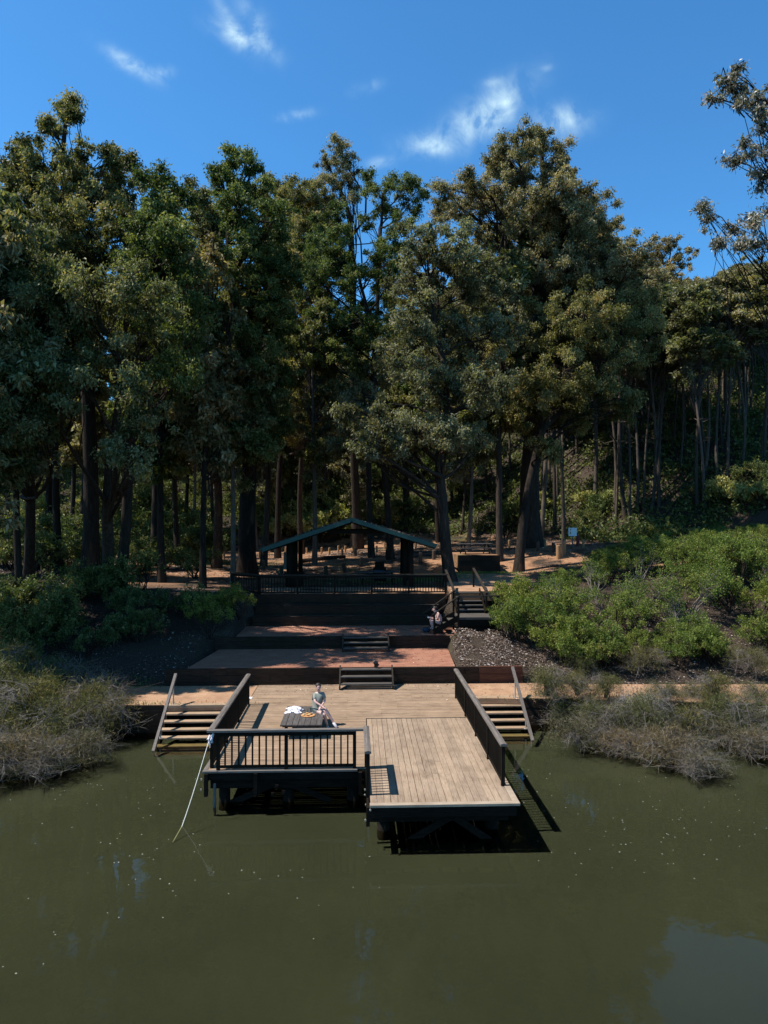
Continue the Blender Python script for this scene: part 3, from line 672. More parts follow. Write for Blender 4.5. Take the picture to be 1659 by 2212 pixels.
# ------------------------------------------------------------------ upper stairs at the right
def upper_stairs():
    t = thing('staircase', 'dark timber staircase with landing and handrails right of the seating wall', 'staircase', (5.2, 34.5, 2.1))
    MB().box((4.75, 33.5, 2.84), (6.65, 35.1, 2.93)).build('landing', 'step_grey', t)
    MB().box((4.78, 33.52, 2.55), (6.6, 33.60, 2.835)).build('landing_beam', 'under_wood', t)
    for i in range(3):
        z = 2.34+0.197*i; x = 3.68+0.34*i
        MB().box((x, 33.62, z-0.045), (x+0.33, 34.95, z)).build('tread', 'step_grey', t)
    for y in (33.56, 34.99):
        MB().beam((3.55, y, 2.24), (4.78, y, 2.93), 0.055, 0.26).build('stringer', 'dark_wood', t)
    for i in range(5):
        z = 2.93+0.18*(i+1); y = 35.1+0.30*i
        MB().box((4.95, y, z-0.05), (6.25, y+0.29, z)).build('tread', 'step_grey', t)
    for x in (4.90, 6.29):
        MB().beam((x, 35.0, 2.95), (x, 36.75, 3.92), 0.055, 0.26).build('stringer', 'dark_wood', t)
    for (x, y, z0, z1) in ((3.59, 33.52, 2.14, 3.10), (4.74, 33.52, 2.14, 3.93), (6.62, 33.52, 2.0, 3.93), (4.72, 35.12, 2.14, 4.02), (6.36, 35.1, 2.1, 4.05), (6.34, 38.9, 3.7, 4.86), (4.74, 38.3, 3.66, 4.80)):
        MB().box((x-0.045, y-0.045, z0), (x+0.045, y+0.045, z1)).build('post', 'dark_wood', t)
    MB().beam((4.76, 33.52, 3.96), (6.70, 33.52, 3.96), 0.12, 0.05).build('landing_rail', 'rail_dark', t)
    MB().beam((3.46, 33.52, 3.04), (4.80, 33.52, 3.97), 0.12, 0.05).build('stair_rail', 'rail_dark', t)
    MB().beam((3.2, 35.12, 2.92), (4.76, 35.12, 4.04), 0.12, 0.05).build('stair_rail', 'rail_dark', t)
    MB().beam((6.36, 34.9, 3.95), (6.34, 38.95, 4.88), 0.12, 0.06).build('stair_rail', 'rail_dark', t)
    MB().beam((4.74, 35.0, 4.04), (4.74, 38.35, 4.83), 0.12, 0.06).build('stair_rail', 'rail_dark', t)
    MB().beam((4.8, 33.58, 2.2), (4.5, 33.7, 2.62), 0.05, 0.05).build('brace', 'rail_dark', t)
    MB().box((4.8, 33.68, 2.15), (6.55, 33.72, 2.55)).build('skirt_board', 'under_wood', t)
upper_stairs()
sheet('path', [(4.8, 36.62), (8.5, 36.62), (11, 42), (12, 49.2), (5.8, 49.2), (5.2, 44)], 3.86, 'sand', 0.5)
railing('railing', 'dark baluster railing across the front of the shelter platform', (-5.15, 37.48), (4.62, 37.48), 3.66, [0, 0.2, 0.4, 0.6, 0.8, 1.0], 0.15, h=1.0, mat_top='rail_dark')
railing('railing', 'dark railing angling back at the left corner of the shelter platform', (-5.25, 37.6), (-6.95, 39.4), 3.66, [0, 1.0], 0.15, h=1.0, mat_top='rail_dark')

# ------------------------------------------------------------------ shelter
def shelter():
    t = thing('picnic_shelter', 'open picnic shelter with a green edged gable roof on log posts', 'shelter', (-0.3, 45, 3.66))
    d0 = 40.3
    ap = PD(760, 1119, d0); el = PD(566, 1184, d0); er = PD(943, 1176, d0)
    depth = 9.5
    for E, nm in ((el, 0), (er, 1)):
        A = np.array([ap[0], d0, ap[2]]); B = np.array([E[0], d0, E[2]])
        n = np.cross(B-A, [0, 1, 0]); n /= np.linalg.norm(n); n = n if n[2] > 0 else -n
        P = [A, B, B+[0, depth, 0], A+[0, depth, 0]]
        V = [p for p in P]+[p-n*0.06 for p in P]
        MB().add(V, [(0, 1, 2, 3), (7, 6, 5, 4), (0, 4, 5, 1), (1, 5, 6, 2), (2, 6, 7, 3), (3, 7, 4, 0)]).build('roof', 'green_metal', t)
        MB().beam(A+[0, -0.04, -0.10], B+[0, -0.04, -0.10], 0.03, 0.24).build('barge_board', 'green_metal', t)
        MB().beam(A+[0, depth+0.03, -0.10], B+[0, depth+0.03, -0.10], 0.03, 0.22).build('barge_board', 'green_metal', t)
        for yy in (0.7, 5.0, 9.0): MB().beam(A+[0, yy, -0.2], B+[0, yy, -0.2], 0.08, 0.2).build('rafter', 'dark_wood', t)
        MB().tube([B+[0, -0.06, -0.03], B+[0, depth, -0.03]], [0.06, 0.06], 8).build('gutter', 'green_metal', t)
        C = A+(B-A)*0.0
    lx0 = PD(714, 1145, d0); rx0 = PD(806, 1145, d0)
    for yy in (0.75, 5.05): MB().beam((lx0[0]-0.2, d0+yy, lx0[2]-0.12), (rx0[0]+0.2, d0+yy, lx0[2]-0.12), 0.09, 0.22).build('collar_beam', 'dark_wood', t)
    for s_, E in ((0, el), (1, er)):
        px = (625, 888)[s_]; xx = PD(px, 1200, 41.2)[0]
        for yy in (41.2, 45.3, 49.3):
            MB().tube([(xx, yy, 3.5), (xx, yy, 6.35)], [0.16, 0.145], 12, wob=0.05).build('post', 'dark_wood', t, smooth=True)
        MB().beam((xx, 40.6, 6.33), (xx, 49.8, 6.33), 0.1, 0.24).build('wall_plate', 'dark_wood', t)
        yy = 41.6; MB().tube([(xx-(0.28 if s_ else -0.0), 42.6, 3.5), (xx-(0.28 if s_ else 0), 42.6, 6.3)], [0.13, 0.13], 10).build('post', 'dark_wood', t)
    MB().box((-4.72, 45.1, 4.4), (-4.5, 45.14, 5.5)).build('notice_board', 'grey_x', t)
    # leaf litter caught on the roof
    C = []
    for E in (el, er):
        A = np.array([ap[0], d0, ap[2]]); B = np.array([E[0], d0, E[2]])
        s_ = rng.beta(2.2, 1.6, 2600); y_ = rng.random(2600)*depth
        C.append(A[None, :]+(B-A)[None, :]*s_[:, None]+np.stack([0*y_, y_, 0.02+rng.random(2600)*0.09*np.clip(np.sin(s_*3+E[0]), .1, 1)], 1))
    V, Q, T = leaves(np.concatenate(C), 0.14, 0.07, 0, flat=True)
    me = arr_mesh('roof_litter', V-np.array(t.location), Q, 'litter', T*0.75); o = bpy.data.objects.new('roof_litter', me); COL.objects.link(o); o.parent = t; o['kind'] = 'stuff'
shelter()

# ------------------------------------------------------------------ furniture
def picnic_table(label, P, rz, L=2.6, group='picnic tables'):
    t = thing('picnic_table', label, 'picnic table', P, group, rz)
    def pt(x): return x
    loc = np.array(t.location)
    def bb(name, lo, hi, mat='table_wood'):
        o = MB().box(lo, hi).build(name, mat); o.parent = t; return o
    mb = MB()
    for i in range(5): mb.box((-L/2, -0.4+i*0.162, 0.71), (L/2, -0.4+i*0.162+0.152, 0.75))
    o = mb.build('tabletop', 'table_wood'); o.parent = t
    for s_ in (-1, 1):
        mb = MB()
        for i in range(2): mb.box((-L/2, s_*0.72-0.145+i*0.15, 0.41), (L/2, s_*0.72-0.145+i*0.15+0.14, 0.45))
        o = mb.build('bench', 'table_wood'); o.parent = t
    for x in (-L/2+0.4, L/2-0.4):
        for s_ in (-1, 1):
            o = MB().beam((x, s_*0.25, 0.70), (x, s_*0.62, 0.0), 0.05, 0.1).build('leg', 'dark_wood'); o.parent = t
        bb('cross_bar', (x+0.03, -0.86, 0.33), (x+0.07, 0.86, 0.405), 'dark_wood')
    return t
picnic_table('dark picnic table with benches on the raised ground at right', (8.5, 51.6, 5.04), 0.18)
picnic_table('dark picnic table in deep shade under the shelter roof', (1.15, 43.2, 3.66), 0.03)
o = MB().box((0.95, 44.9, 3.66), (1.75, 45.5, 4.5)).box((1.05, 44.95, 4.502), (1.65, 45.45, 4.85)).build('barbecue', 'dark_wood', bevel=0.03); tag(o, 'dark boxy barbecue stand behind the shelter picnic table', 'barbecue')
o = MB().box((-4.3, 41.9, 3.66), (-3.3, 42.6, 4.35)).box((-4.4, 41.8, 4.352), (-3.2, 42.7, 4.42)).build('barbecue', 'dark_wood', bevel=0.03); tag(o, 'dark low cooking bench beside the left shelter posts', 'barbecue')
o = MB().box((0.95, 42.9, 4.412), (1.55, 43.15, 4.50)).build('towel', 'blue', bevel=0.02); tag(o, 'small blue towel on the shelter picnic table', 'towel')

def low_table():
    FL = PZ(605, 1565, 1.39); FR = PZ(696, 1562, 1.39)
    y0 = 21.62; x0, x1 = FL[0], FR[0]; y1 = y0+2.15
    t = thing('low_table', 'low grey plank table on the jetty deck', 'table', ((x0+x1)/2, (y0+y1)/2, ZD))
    mb = MB(); n = 7; wd = (x1-x0)/n
    for i in range(n): mb.box((x0+i*wd+0.006, y0, 1.345), (x0+(i+1)*wd-0.006, y1, 1.39), random.random())
    mb.build('tabletop', 'table_wood', t, bevel=0.004)
    for y in (y0+0.25, y1-0.3):
        MB().box((x0+0.05, y, 1.25), (x1-0.05, y+0.08, 1.343)).build('batten', 'dark_wood', t)
        for x in (x0+0.12, x1-0.2): MB().box((x, y-0.01, ZD), (x+0.09, y+0.09, 1.249)).build('leg', 'dark_wood', t)
    return x0, x1, y0, y1
tx0, tx1, ty0, ty1 = low_table()
# cloth: crumpled white
def cloth():
    c = PZ(631, 1534, 1.40); n = 26; V = []; Fs = []
    cx, cy = tx0+0.30, 23.2
    for i in range(n):
        for j in range(n):
            a, b = (i/(n-1)-0.5), (j/(n-1)-0.5)
            r = 1+0.25*math.sin(5*math.atan2(b, a+1e-6)+1)
            x = cx+a*0.50*r+0.03*math.sin(9*b+i); y = cy+b*0.58*r
            f = max(0, 1-(a*a+b*b)*3.6)
            z = 1.397+f*(0.05+0.045*abs(math.sin(a*15+3*math.sin(b*8)))+0.05*abs(math.sin(b*17+2*a)))+0.012*random.random()
            V.append((x, y, z))
    for i in range(n-1):
        for j in range(n-1):
            Fs.append((i*n+j, (i+1)*n+j, (i+1)*n+j+1, i*n+j+1))
    m = MB(); m.add(V, Fs); o = m.build('cloth', 'cloth', smooth=True); tag(o, 'crumpled white cloth lying on the low jetty table', 'cloth')
    s = o.modifiers.new('Solidify', 'SOLIDIFY'); s.thickness = 0.004
cloth()
pc = PZ(665, 1546, 1.39)
o = MB().tube([(pc[0], pc[1], 1.392), (pc[0], pc[1], 1.40), (pc[0], pc[1], 1.412)], [0.19, 0.215, 0.225], 28).build('platter', 'platter'); tag(o, 'round wooden platter of food on the low table', 'platter')
for i, (dx, dy, r, m_, lb) in enumerate(((-0.02, 0.09, 0.05, 'bread', 'golden bread piece at the back of the round platter'), (0.10, 0.06, 0.045, 'bread', 'brown roll at the right side of the round platter'),
                                     (0.0, -0.10, 0.045, 'bread', 'crusty piece at the front of the round platter'), (-0.12, -0.02, 0.04, 'cheese', 'pale cheese wedge at the left of the round platter'),
                                     (0.04, 0.0, 0.035, 'cheese', 'pale slice in the middle of the round platter'), (0.12, 0.14, 0.03, 'paper', 'white crumpled napkin at the rim of the round platter'))):
    rot = Matrix.Rotation(i*1.3, 3, 'Z')
    o = MB().ball((pc[0]+dx, pc[1]+dy, 1.415+r*0.55), (r*1.3, r*0.8, r*0.6), 9, 6, rot=rot).build('bread_roll' if m_ == 'bread' else ('cheese' if m_ == 'cheese' else 'napkin'), m_, smooth=True)
    tag(o, lb, 'food' if m_ != 'paper' else 'napkin', 'food on the round platter')
p = PZ(533, 1508, ZD)
o = MB().box((p[0]-0.2, p[1]-0.13, ZD+0.006), (p[0]+0.2, p[1]+0.13, ZD+0.014)).build('paper_sheet', 'paper'); tag(o, 'small white sheet lying by the left railing of the jetty', 'sheet')

# rope
def rope():
    A = PD(456, 1586, 19.1); B = PZ(393, 1785, 0.0); pts = []
    for i in range(15):
        s_ = i/14; p = A+(B-A)*s_; p[2] -= 0.09*math.sin(PI*s_)*s_; pts.append(p)
    C = B+(B-A)*0.28; C[2] = -0.21
    for i in range(1, 5): pts.append(B+(C-B)*i/4)
    m = MB().tube(pts, [0.010]*len(pts), 6); o = m.build('rope', 'rope', smooth=True, origin=A); tag(o, 'white rope running from the jetty corner down into the water', 'rope')
    k = MB()
    for i in range(9): k.tube([A+rng.normal(size=3)*0.03+[0, -0.06, 0], A+rng.normal(size=3)*0.05+[0.02, -0.08, -0.12], A+rng.normal(size=3)*0.06+[0.0, -0.09, -0.24]], [0.022, 0.02, 0.008], 5)
    k.build('knot', 'cloth', o)
rope()

# ------------------------------------------------------------------ people
def skinned(name, parent, mat, V, E, R, sub=2, loc=(0, 0, 0), group=None):
    me = bpy.data.meshes.new(name); me.from_pydata(V, E, []); me.materials.append(M[mat])
    o = bpy.data.objects.new(name, me); COL.objects.link(o)
    if parent is not None: o.parent = parent
    md = o.modifiers.new('Skin', 'SKIN'); md.use_smooth_shade = True
    if not me.skin_vertices: 
        pass
    for i, r in enumerate(R):
        me.skin_vertices[0].data[i].radius = r if isinstance(r, tuple) else (r, r)
    me.skin_vertices[0].data[0].use_root = True
    s = o.modifiers.new('Sub', 'SUBSURF'); s.levels = sub; s.render_levels = sub
    return o
def figure(root, J, hairmat='hair', shorts=True):
    """J: dict of joints (x,y,z) relative to the root"""
    names = ['pel', 'waist', 'chest', 'neck', 'chin', 'head', 'crown']
    R0 = {'pel': (0.15, 0.125), 'waist': (0.125, 0.10), 'chest': (0.155, 0.115), 'neck': 0.055, 'chin': (0.062, 0.07), 'head': (0.078, 0.092), 'crown': (0.055, 0.065)}
    V = []; E = []; R = []; ix = {}
    def add(n, p, r, par=None):
        V.append(tuple(float(a) for a in p)); R.append(r); ix[n] = len(V)-1
        if par: E.append((ix[par], ix[n]))
    prev = None
    for n in names: add(n, J[n], R0[n], prev); prev = n
    for s_ in 'LR':
        add('sh'+s_, J['sh'+s_], 0.058, 'chest'); add('el'+s_, J['el'+s_], 0.040, 'sh'+s_); add('wr'+s_, J['wr'+s_], 0.027, 'el'+s_)
        wv = np.array(J['wr'+s_])-np.array(J['el'+s_]); wv /= np.linalg.norm(wv)
        sd = np.cross(wv, [0, 0, 1.0]); sd /= np.linalg.norm(sd)+1e-9
        palm = np.array(J['wr'+s_])+wv*0.07
        add('pa'+s_, palm, (0.036, 0.018), 'wr'+s_)
        for k, (off, ln) in enumerate(((-0.03, 0.065), (-0.01, 0.078), (0.01, 0.073), (0.03, 0.058))):
            f1 = palm+wv*ln*0.6+sd*off; f2 = palm+wv*ln*0.95+sd*off*1.1+np.array([0, 0, -0.03])
            add(f'f{k}{s_}', f1, 0.0095, 'pa'+s_); add(f'g{k}{s_}', f2, 0.008, f'f{k}{s_}')
        th = np.array(J['wr'+s_])+wv*0.035+sd*0.05; add('th'+s_, th, 0.011, 'wr'+s_); add('tt'+s_, th+wv*0.03+sd*0.008, 0.009, 'th'+s_)
        add('hip'+s_, J['hip'+s_], 0.095, 'pel'); add('kn'+s_, J['kn'+s_], 0.062, 'hip'+s_); 
        mid = (np.array(J['kn'+s_])*0.65+np.array(J['an'+s_])*0.35)
        add('ca'+s_, mid, 0.058, 'kn'+s_); add('an'+s_, J['an'+s_], 0.036, 'ca'+s_); add('to'+s_, J['to'+s_], (0.042, 0.026), 'an'+s_)
    body = skinned('body', root, 'skin', V, E, R)
    # face
    hd = np.array(J['head']); fd = np.array(J['face'], float); fd /= np.linalg.norm(fd); sd = np.cross(fd, [0, 0, 1.0]); sd /= np.linalg.norm(sd)
    f = MB(); f.ball(hd+fd*0.098+[0, 0, -0.015], (0.014, 0.014, 0.022), 8, 6); o = f.build('nose', 'skin', None, smooth=True); o.parent = root
    for q in (-1, 1):
        o = MB().ball(hd+fd*0.086+sd*0.032*q+[0, 0, 0.012], 0.010, 8, 6).build('eye', 'black_cloth', None, smooth=True); o.parent = root
        o = MB().ball(hd+sd*0.083*q-fd*0.005, (0.014, 0.022, 0.032), 8, 6).build('ear', 'skin', None, smooth=True); o.parent = root
    o = MB().ball(hd+fd*0.086+[0, 0, -0.055], (0.022, 0.012, 0.007), 8, 5).build('mouth', 'red_paint', None, smooth=True); o.parent = root
    # hair cap
    h = MB(); c = hd-fd*0.036+[0, 0, 0.036]
    h.ball(c, (0.092, 0.092, 0.09), 16, 10)
    h.ball(hd-fd*0.115+[0, 0, 0.03], (0.05, 0.05, 0.055), 10, 7)
    o = h.build('hair', hairmat, None, smooth=True); o.parent = root
    return ix
def garment(name, root, mat, chains):
    V = []; E = []; R = []; key = {}
    for ch in chains:
        pv = None
        for (p, r) in ch:
            k = tuple(round(float(a), 4) for a in p)
            if k not in key: key[k] = len(V); V.append(k); R.append(r)
            if pv is not None and pv != key[k]: E.append((pv, key[k]))
            pv = key[k]
    return skinned(name, root, mat, V, E, R)
k = 0.00146
def q1(zx, zy, y): return (round((zx-800)*k, 4), y, round(0.50-(zy-850)*k, 4))
J1 = dict(pel=q1(805, 800, 0.0), waist=q1(815, 680, 0.02), chest=q1(838, 530, 0.0), neck=q1(845, 420, -0.02), chin=q1(842, 365, -0.05), head=q1(838, 305, -0.05), crown=q1(840, 250, -0.04),
          shL=q1(745, 480, 0.03), shR=q1(945, 460, -0.03), elL=q1(775, 610, -0.17), elR=q1(985, 610, -0.05), wrL=q1(960, 700, -0.30), wrR=q1(905, 700, -0.25),
          hipL=q1(780, 815, -0.06), hipR=q1(850, 810, 0.02), knL=q1(980, 860, -0.34), knR=q1(1015, 780, -0.30), anL=q1(1045, 1150, -0.20), anR=q1(1180, 1020, -0.36), toL=q1(1075, 1190, -0.36), toR=q1(1250, 1105, -0.44), face=(0.15, -1, -0.12))
hp = PD(684, 1537, 23.05)
root1 = thing('person', 'person in sage green shirt and shorts sitting cross-legged on table edge', 'person', (hp[0], hp[1], ZD-0.06))
figure(root1, J1)
def lerp(a, b, t): return tuple(np.array(a)*(1-t)+np.array(b)*t)
garment('shirt', root1, 'shirt', [[(lerp(J1['pel'], J1['waist'], -0.25), (0.172, 0.15)), (J1['pel'], (0.182, 0.16)), (J1['waist'], (0.165, 0.145)), (J1['chest'], (0.175, 0.135)), (lerp(J1['chest'], J1['neck'], .7), (0.085, 0.08))],
                                   [(J1['chest'], 0.17), (J1['shL'], 0.078), (lerp(J1['shL'], J1['elL'], .75), 0.068)], [(J1['chest'], 0.17), (J1['shR'], 0.078), (lerp(J1['shR'], J1['elR'], .75), 0.068)]])
garment('shorts', root1, 'shirt', [[(J1['pel'], (0.165, 0.13)), (J1['hipL'], 0.115), (lerp(J1['hipL'], J1['knL'], .5), 0.095)], [(J1['pel'], 0.165), (J1['hipR'], 0.115), (lerp(J1['hipR'], J1['knR'], .5), 0.095)]])
for s_ in 'LR':
    a_, t_ = np.array(J1['an'+s_]), np.array(J1['to'+s_]); dd = t_-a_
    o = MB().tube([a_+[0, 0, -0.015]-dd*0.15, a_+dd*0.45+[0, 0, -0.02], t_+dd*0.2+[0, 0, -0.01]], [0.048, 0.052, 0.034], 12).build('shoe', 'shoe', None, smooth=True); o.parent = root1
    s = o.modifiers.new('Sub', 'SUBSURF'); s.levels = 1; s.render_levels = 1
k = 0.00148
def q2(zx, zy, y): return (round((zx-1120)*k, 4), y, round(0.10-(zy-840)*k, 4))
J2 = dict(pel=q2(1125, 800, 0.0), waist=q2(1120, 700, 0.0), chest=q2(1060, 580, 0.0), neck=q2(985, 490, 0.0), chin=q2(905, 465, -0.01), head=q2(905, 405, -0.01), crown=q2(925, 360, 0.0),
          shL=q2(1045, 550, -0.17), shR=q2(1030, 560, 0.17), elL=q2(985, 710, -0.20), elR=q2(960, 720, 0.18), wrL=q2(800, 690, -0.10), wrR=q2(800, 680, 0.06),
          hipL=q2(1090, 850, -0.09), hipR=q2(1090, 850, 0.09), knL=q2(815, 760, -0.13), knR=q2(790, 760, 0.12), anL=q2(880, 1010, -0.12), anR=q2(850, 1010, 0.10), toL=q2(810, 1050, -0.15), toR=q2(770, 1050, 0.12), face=(-1, -0.15, -0.35))
hp2 = PD(952, 1344, 34.1)
root2 = thing('person', 'person in black bikini sitting on the staircase bottom treads holding food', 'person', (hp2[0], hp2[1], 2.545))
figure(root2, J2)
garment('bikini_top', root2, 'black_cloth', [[(lerp(J2['waist'], J2['chest'], .62), (0.165, 0.128)), (lerp(J2['waist'], J2['chest'], .85), (0.168, 0.13))]])
garment('bikini_bottom', root2, 'black_cloth', [[(J2['pel'], (0.165, 0.135)), (J2['hipL'], 0.10)], [(J2['pel'], (0.16, 0.13)), (J2['hipR'], 0.10)]])
ph = np.array(hp2)+[0, 0, 0]; hand = np.array(root2.location)+np.array(J2['wrL'])*0.5+np.array(J2['wrR'])*0.5+[-0.12, 0, 0.02]
o = MB().box(tuple(hand-[0.05, 0.05, 0.02]), tuple(hand+[0.04, 0.05, 0.025])).build('sandwich', 'paper', bevel=0.012); tag(o, 'pale wrapped snack held in the seated bather\'s hands', 'snack')
bp = PD(921, 1352, 34.3); bz = 2.14
o = MB().ball((bp[0], bp[1], bz+0.13), (0.20, 0.14, 0.13), 12, 8).ball((bp[0]+0.1, bp[1], bz+0.2), (0.1, 0.09, 0.08), 10, 7).build('bag', 'blue', smooth=True); tag(o, 'dark blue bag on the bricks beside the seated bather', 'bag')

# bird
bx = PZ(812, 1444, 1.61)
br = thing('bird', 'plump black bird standing on the top wooden step', 'bird', (bx[0], 28.62, 1.62))
skinned('body', br, 'feather', [(0, 0, 0.15), (0.03, 0.03, 0.09), (0.06, 0.12, 0.02), (-0.01, -0.02, 0.23), (-0.03, -0.04, 0.285), (-0.04, -0.05, 0.31)], [(0, 1), (1, 2), (0, 3), (3, 4), (4, 5)], [(0.088, 0.085), (0.07, 0.07), 0.02, 0.062, 0.042, 0.028])
o = MB().tube([(-0.06, -0.05, 0.285), (-0.115, -0.08, 0.275)], [0.016, 0.004], 8).build('bill', 'beak', None); o.parent = br
for q in (-1, 1):
    o = MB().tube([(0.025*q, -0.01, 0.08), (0.025*q, -0.01, 0.0)], [0.008, 0.006], 6).tube([(0.025*q, 0.02, 0.004), (0.025*q, -0.05, 0.004)], [0.006, 0.004], 5).build('leg', 'feather', None); o.parent = br

# ------------------------------------------------------------------ bollards, sign, posts
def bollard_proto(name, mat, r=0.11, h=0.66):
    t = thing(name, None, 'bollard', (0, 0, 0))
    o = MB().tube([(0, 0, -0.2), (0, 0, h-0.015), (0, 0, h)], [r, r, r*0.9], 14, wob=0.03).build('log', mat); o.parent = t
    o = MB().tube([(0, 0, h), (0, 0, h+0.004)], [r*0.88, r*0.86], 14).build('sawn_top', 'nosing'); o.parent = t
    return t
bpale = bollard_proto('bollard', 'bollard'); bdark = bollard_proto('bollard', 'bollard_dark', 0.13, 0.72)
FAR = sorted([(484, 1208), (562, 1207), (600, 1205), (617, 1194), (663, 1196), (676, 1199), (695, 1195), (711.6, 1197), (731, 1192), (746, 1193.5), (763, 1194), (814, 1193), (831, 1186), (866, 1186), (898, 1184), (931, 1184), (1052, 1184), (1100, 1183), (1177, 1182), (1219, 1182), (1260, 1183)])
NEAR = sorted([(739, 1202), (768, 1201), (836, 1206), (871, 1201), (908, 1214), (937, 1209), (1162, 1191), (1196, 1193)])
CLOSE = sorted([(109, 1239), (513, 1224), (569, 1231), (608, 1246), (704.5, 1245), (744, 1236), (780, 1224)])
first = {}
def place(proto, lst, txt, group):
    for i, (px, py) in enumerate(lst):
        p = PG(px, py, 40)
        lb = txt.format(ORD[i])
        if id(proto) not in first:
            first[id(proto)] = 1; proto.location = tuple(p); proto['label'] = lb; proto['group'] = group
        else:
            copy_tree(proto, p, random.random()*6, 1.0 if py < 1210 else 1.0, lb, group, tilt=(random.uniform(-.05, .05), random.uniform(-.05, .05)))
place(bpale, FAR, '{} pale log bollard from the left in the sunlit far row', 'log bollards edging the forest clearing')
place(bdark, NEAR, '{} dark log bollard from the left in the middle row', 'log bollards edging the forest clearing')
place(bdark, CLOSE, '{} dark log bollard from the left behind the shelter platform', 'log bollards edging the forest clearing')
for i, (px, py) in enumerate(((1206, 1207), (1212, 1203), (1218, 1199))):
    p = PG(px, py, 35); copy_tree(bpale, p, 0, (1.5, 1.5, 1.5), ('nearest', 'middle', 'farthest')[i]+' of three thick orange posts standing close together by the shrubs', 'log bollards edging the forest clearing')
p = PG(1237, 1181, 40)
t = thing('sign', 'small white square notice sign on a grey post by the track', 'sign', p)
MB().box((p[0]-0.33, p[1]-0.02, p[2]+0.85), (p[0]+0.33, p[1]+0.01, p[2]+1.5)).build('board', 'sign_white', t)
MB().box((p[0]-0.05, p[1]+0.012, p[2]-0.1), (p[0]+0.05, p[1]+0.06, p[2]+1.4)).build('post', 'grey_y', t)
MB().box((p[0]-0.24, p[1]-0.03, p[2]+1.30), (p[0]-0.12, p[1]-0.022, p[2]+1.42)).box((p[0]-0.24, p[1]-0.03, p[2]+1.0), (p[0]-0.14, p[1]-0.022, p[2]+1.22)).build('faded_symbol', 'nosing', t)
o = MB().tube([(p[0]+0.45, p[1]+0.1, p[2]-0.1), (p[0]+0.45, p[1]+0.1, p[2]+0.95)], [0.13, 0.13], 12).tube([(p[0]+0.2, p[1]+0.1, p[2]+0.85), (p[0]+0.45, p[1]+0.1, p[2]+0.9)], [0.07, 0.1], 8).build('hydrant_post', 'red_paint'); tag(o, 'dark red standpipe post beside the white notice sign', 'standpipe')
# logs on the clearing
def log(label, A, B, r):
    o = MB().tube([A, (np.array(A)+np.array(B))/2+[0, 0, 0.06], B], [r, r*1.05, r*0.8], 12, wob=0.15).build('fallen_log', 'bark', smooth=True, origin=A); tag(o, label, 'log')
A = PG(655, 1216, 40); B = PG(745, 1206, 40); log('long dark fallen log lying in the clearing beyond the shelter', A+[0, 0, .15], B+[0, 0, .15], 0.2)
A = PZ(1098, 1362, 2.35)+[0, 0, 0]; log('short red sawn log half buried in the litter below the staircase', A+[0, 0, .05], A+[1.0, 0.1, 0.05], 0.2)

# ------------------------------------------------------------------ vegetation
def subclumps(c, R, r, flat=0.85, dens=3.0, jit=1.0):
    n = max(4, int(4+R*R*dens))
    d = r.normal(size=(n, 3)); d /= np.linalg.norm(d, axis=1)[:, None]; d[:, 2] = d[:, 2]*flat
    rr = R*(0.30+0.85*r.random(n)**0.7)
    return c+d*rr[:, None]
def crown_arrays(centers, radii, nleaf, size, width, r, dens=3.0, down=0.7, subr=1.0):
    """returns leaves arrays and sub-clump points"""
    P = []; own = []
    for i, (c, R) in enumerate(zip(centers, radii)):
        s_ = subclumps(np.asarray(c), R, r, dens=dens); P.append(s_); own += [i]*len(s_)
    P = np.concatenate(P); own = np.array(own)
    sr = (0.30+0.34*r.random(len(P)))*subr; base = r.random(len(P))
    cnt = np.maximum(20, (nleaf*sr**2/0.36*(0.5+r.random(len(P)))).astype(int))
    idx = np.repeat(np.arange(len(P)), cnt)
    d = r.normal(size=(len(idx), 3)); d /= np.linalg.norm(d, axis=1)[:, None]
    d *= (np.minimum(np.abs(r.normal(size=len(idx))), 1.7)*0.62)[:, None]*sr[idx][:, None]; d[:, 2] *= 0.8
    C = P[idx]+d
    tint = np.clip(0.62*base[idx]+0.5*r.random(len(idx))-0.06, 0, 1)
    V, Q, T = leaves(C, size, width, down, tint, r=r)
    return (V, Q, T), P, own
def path_pts(A, B, r, n=5, wob=0.06, sag=0.0):
    A = np.asarray(A, float); B = np.asarray(B, float); L = np.linalg.norm(B-A); out = []
    o1 = r.normal(size=3)*L*wob; o2 = r.normal(size=3)*L*wob
    for i in range(n+1):
        t = i/n; out.append(A+(B-A)*t+o1*math.sin(PI*t)+o2*math.sin(2*PI*t)*0.5+np.array([0, 0, sag*math.sin(PI*t)]))
    return out
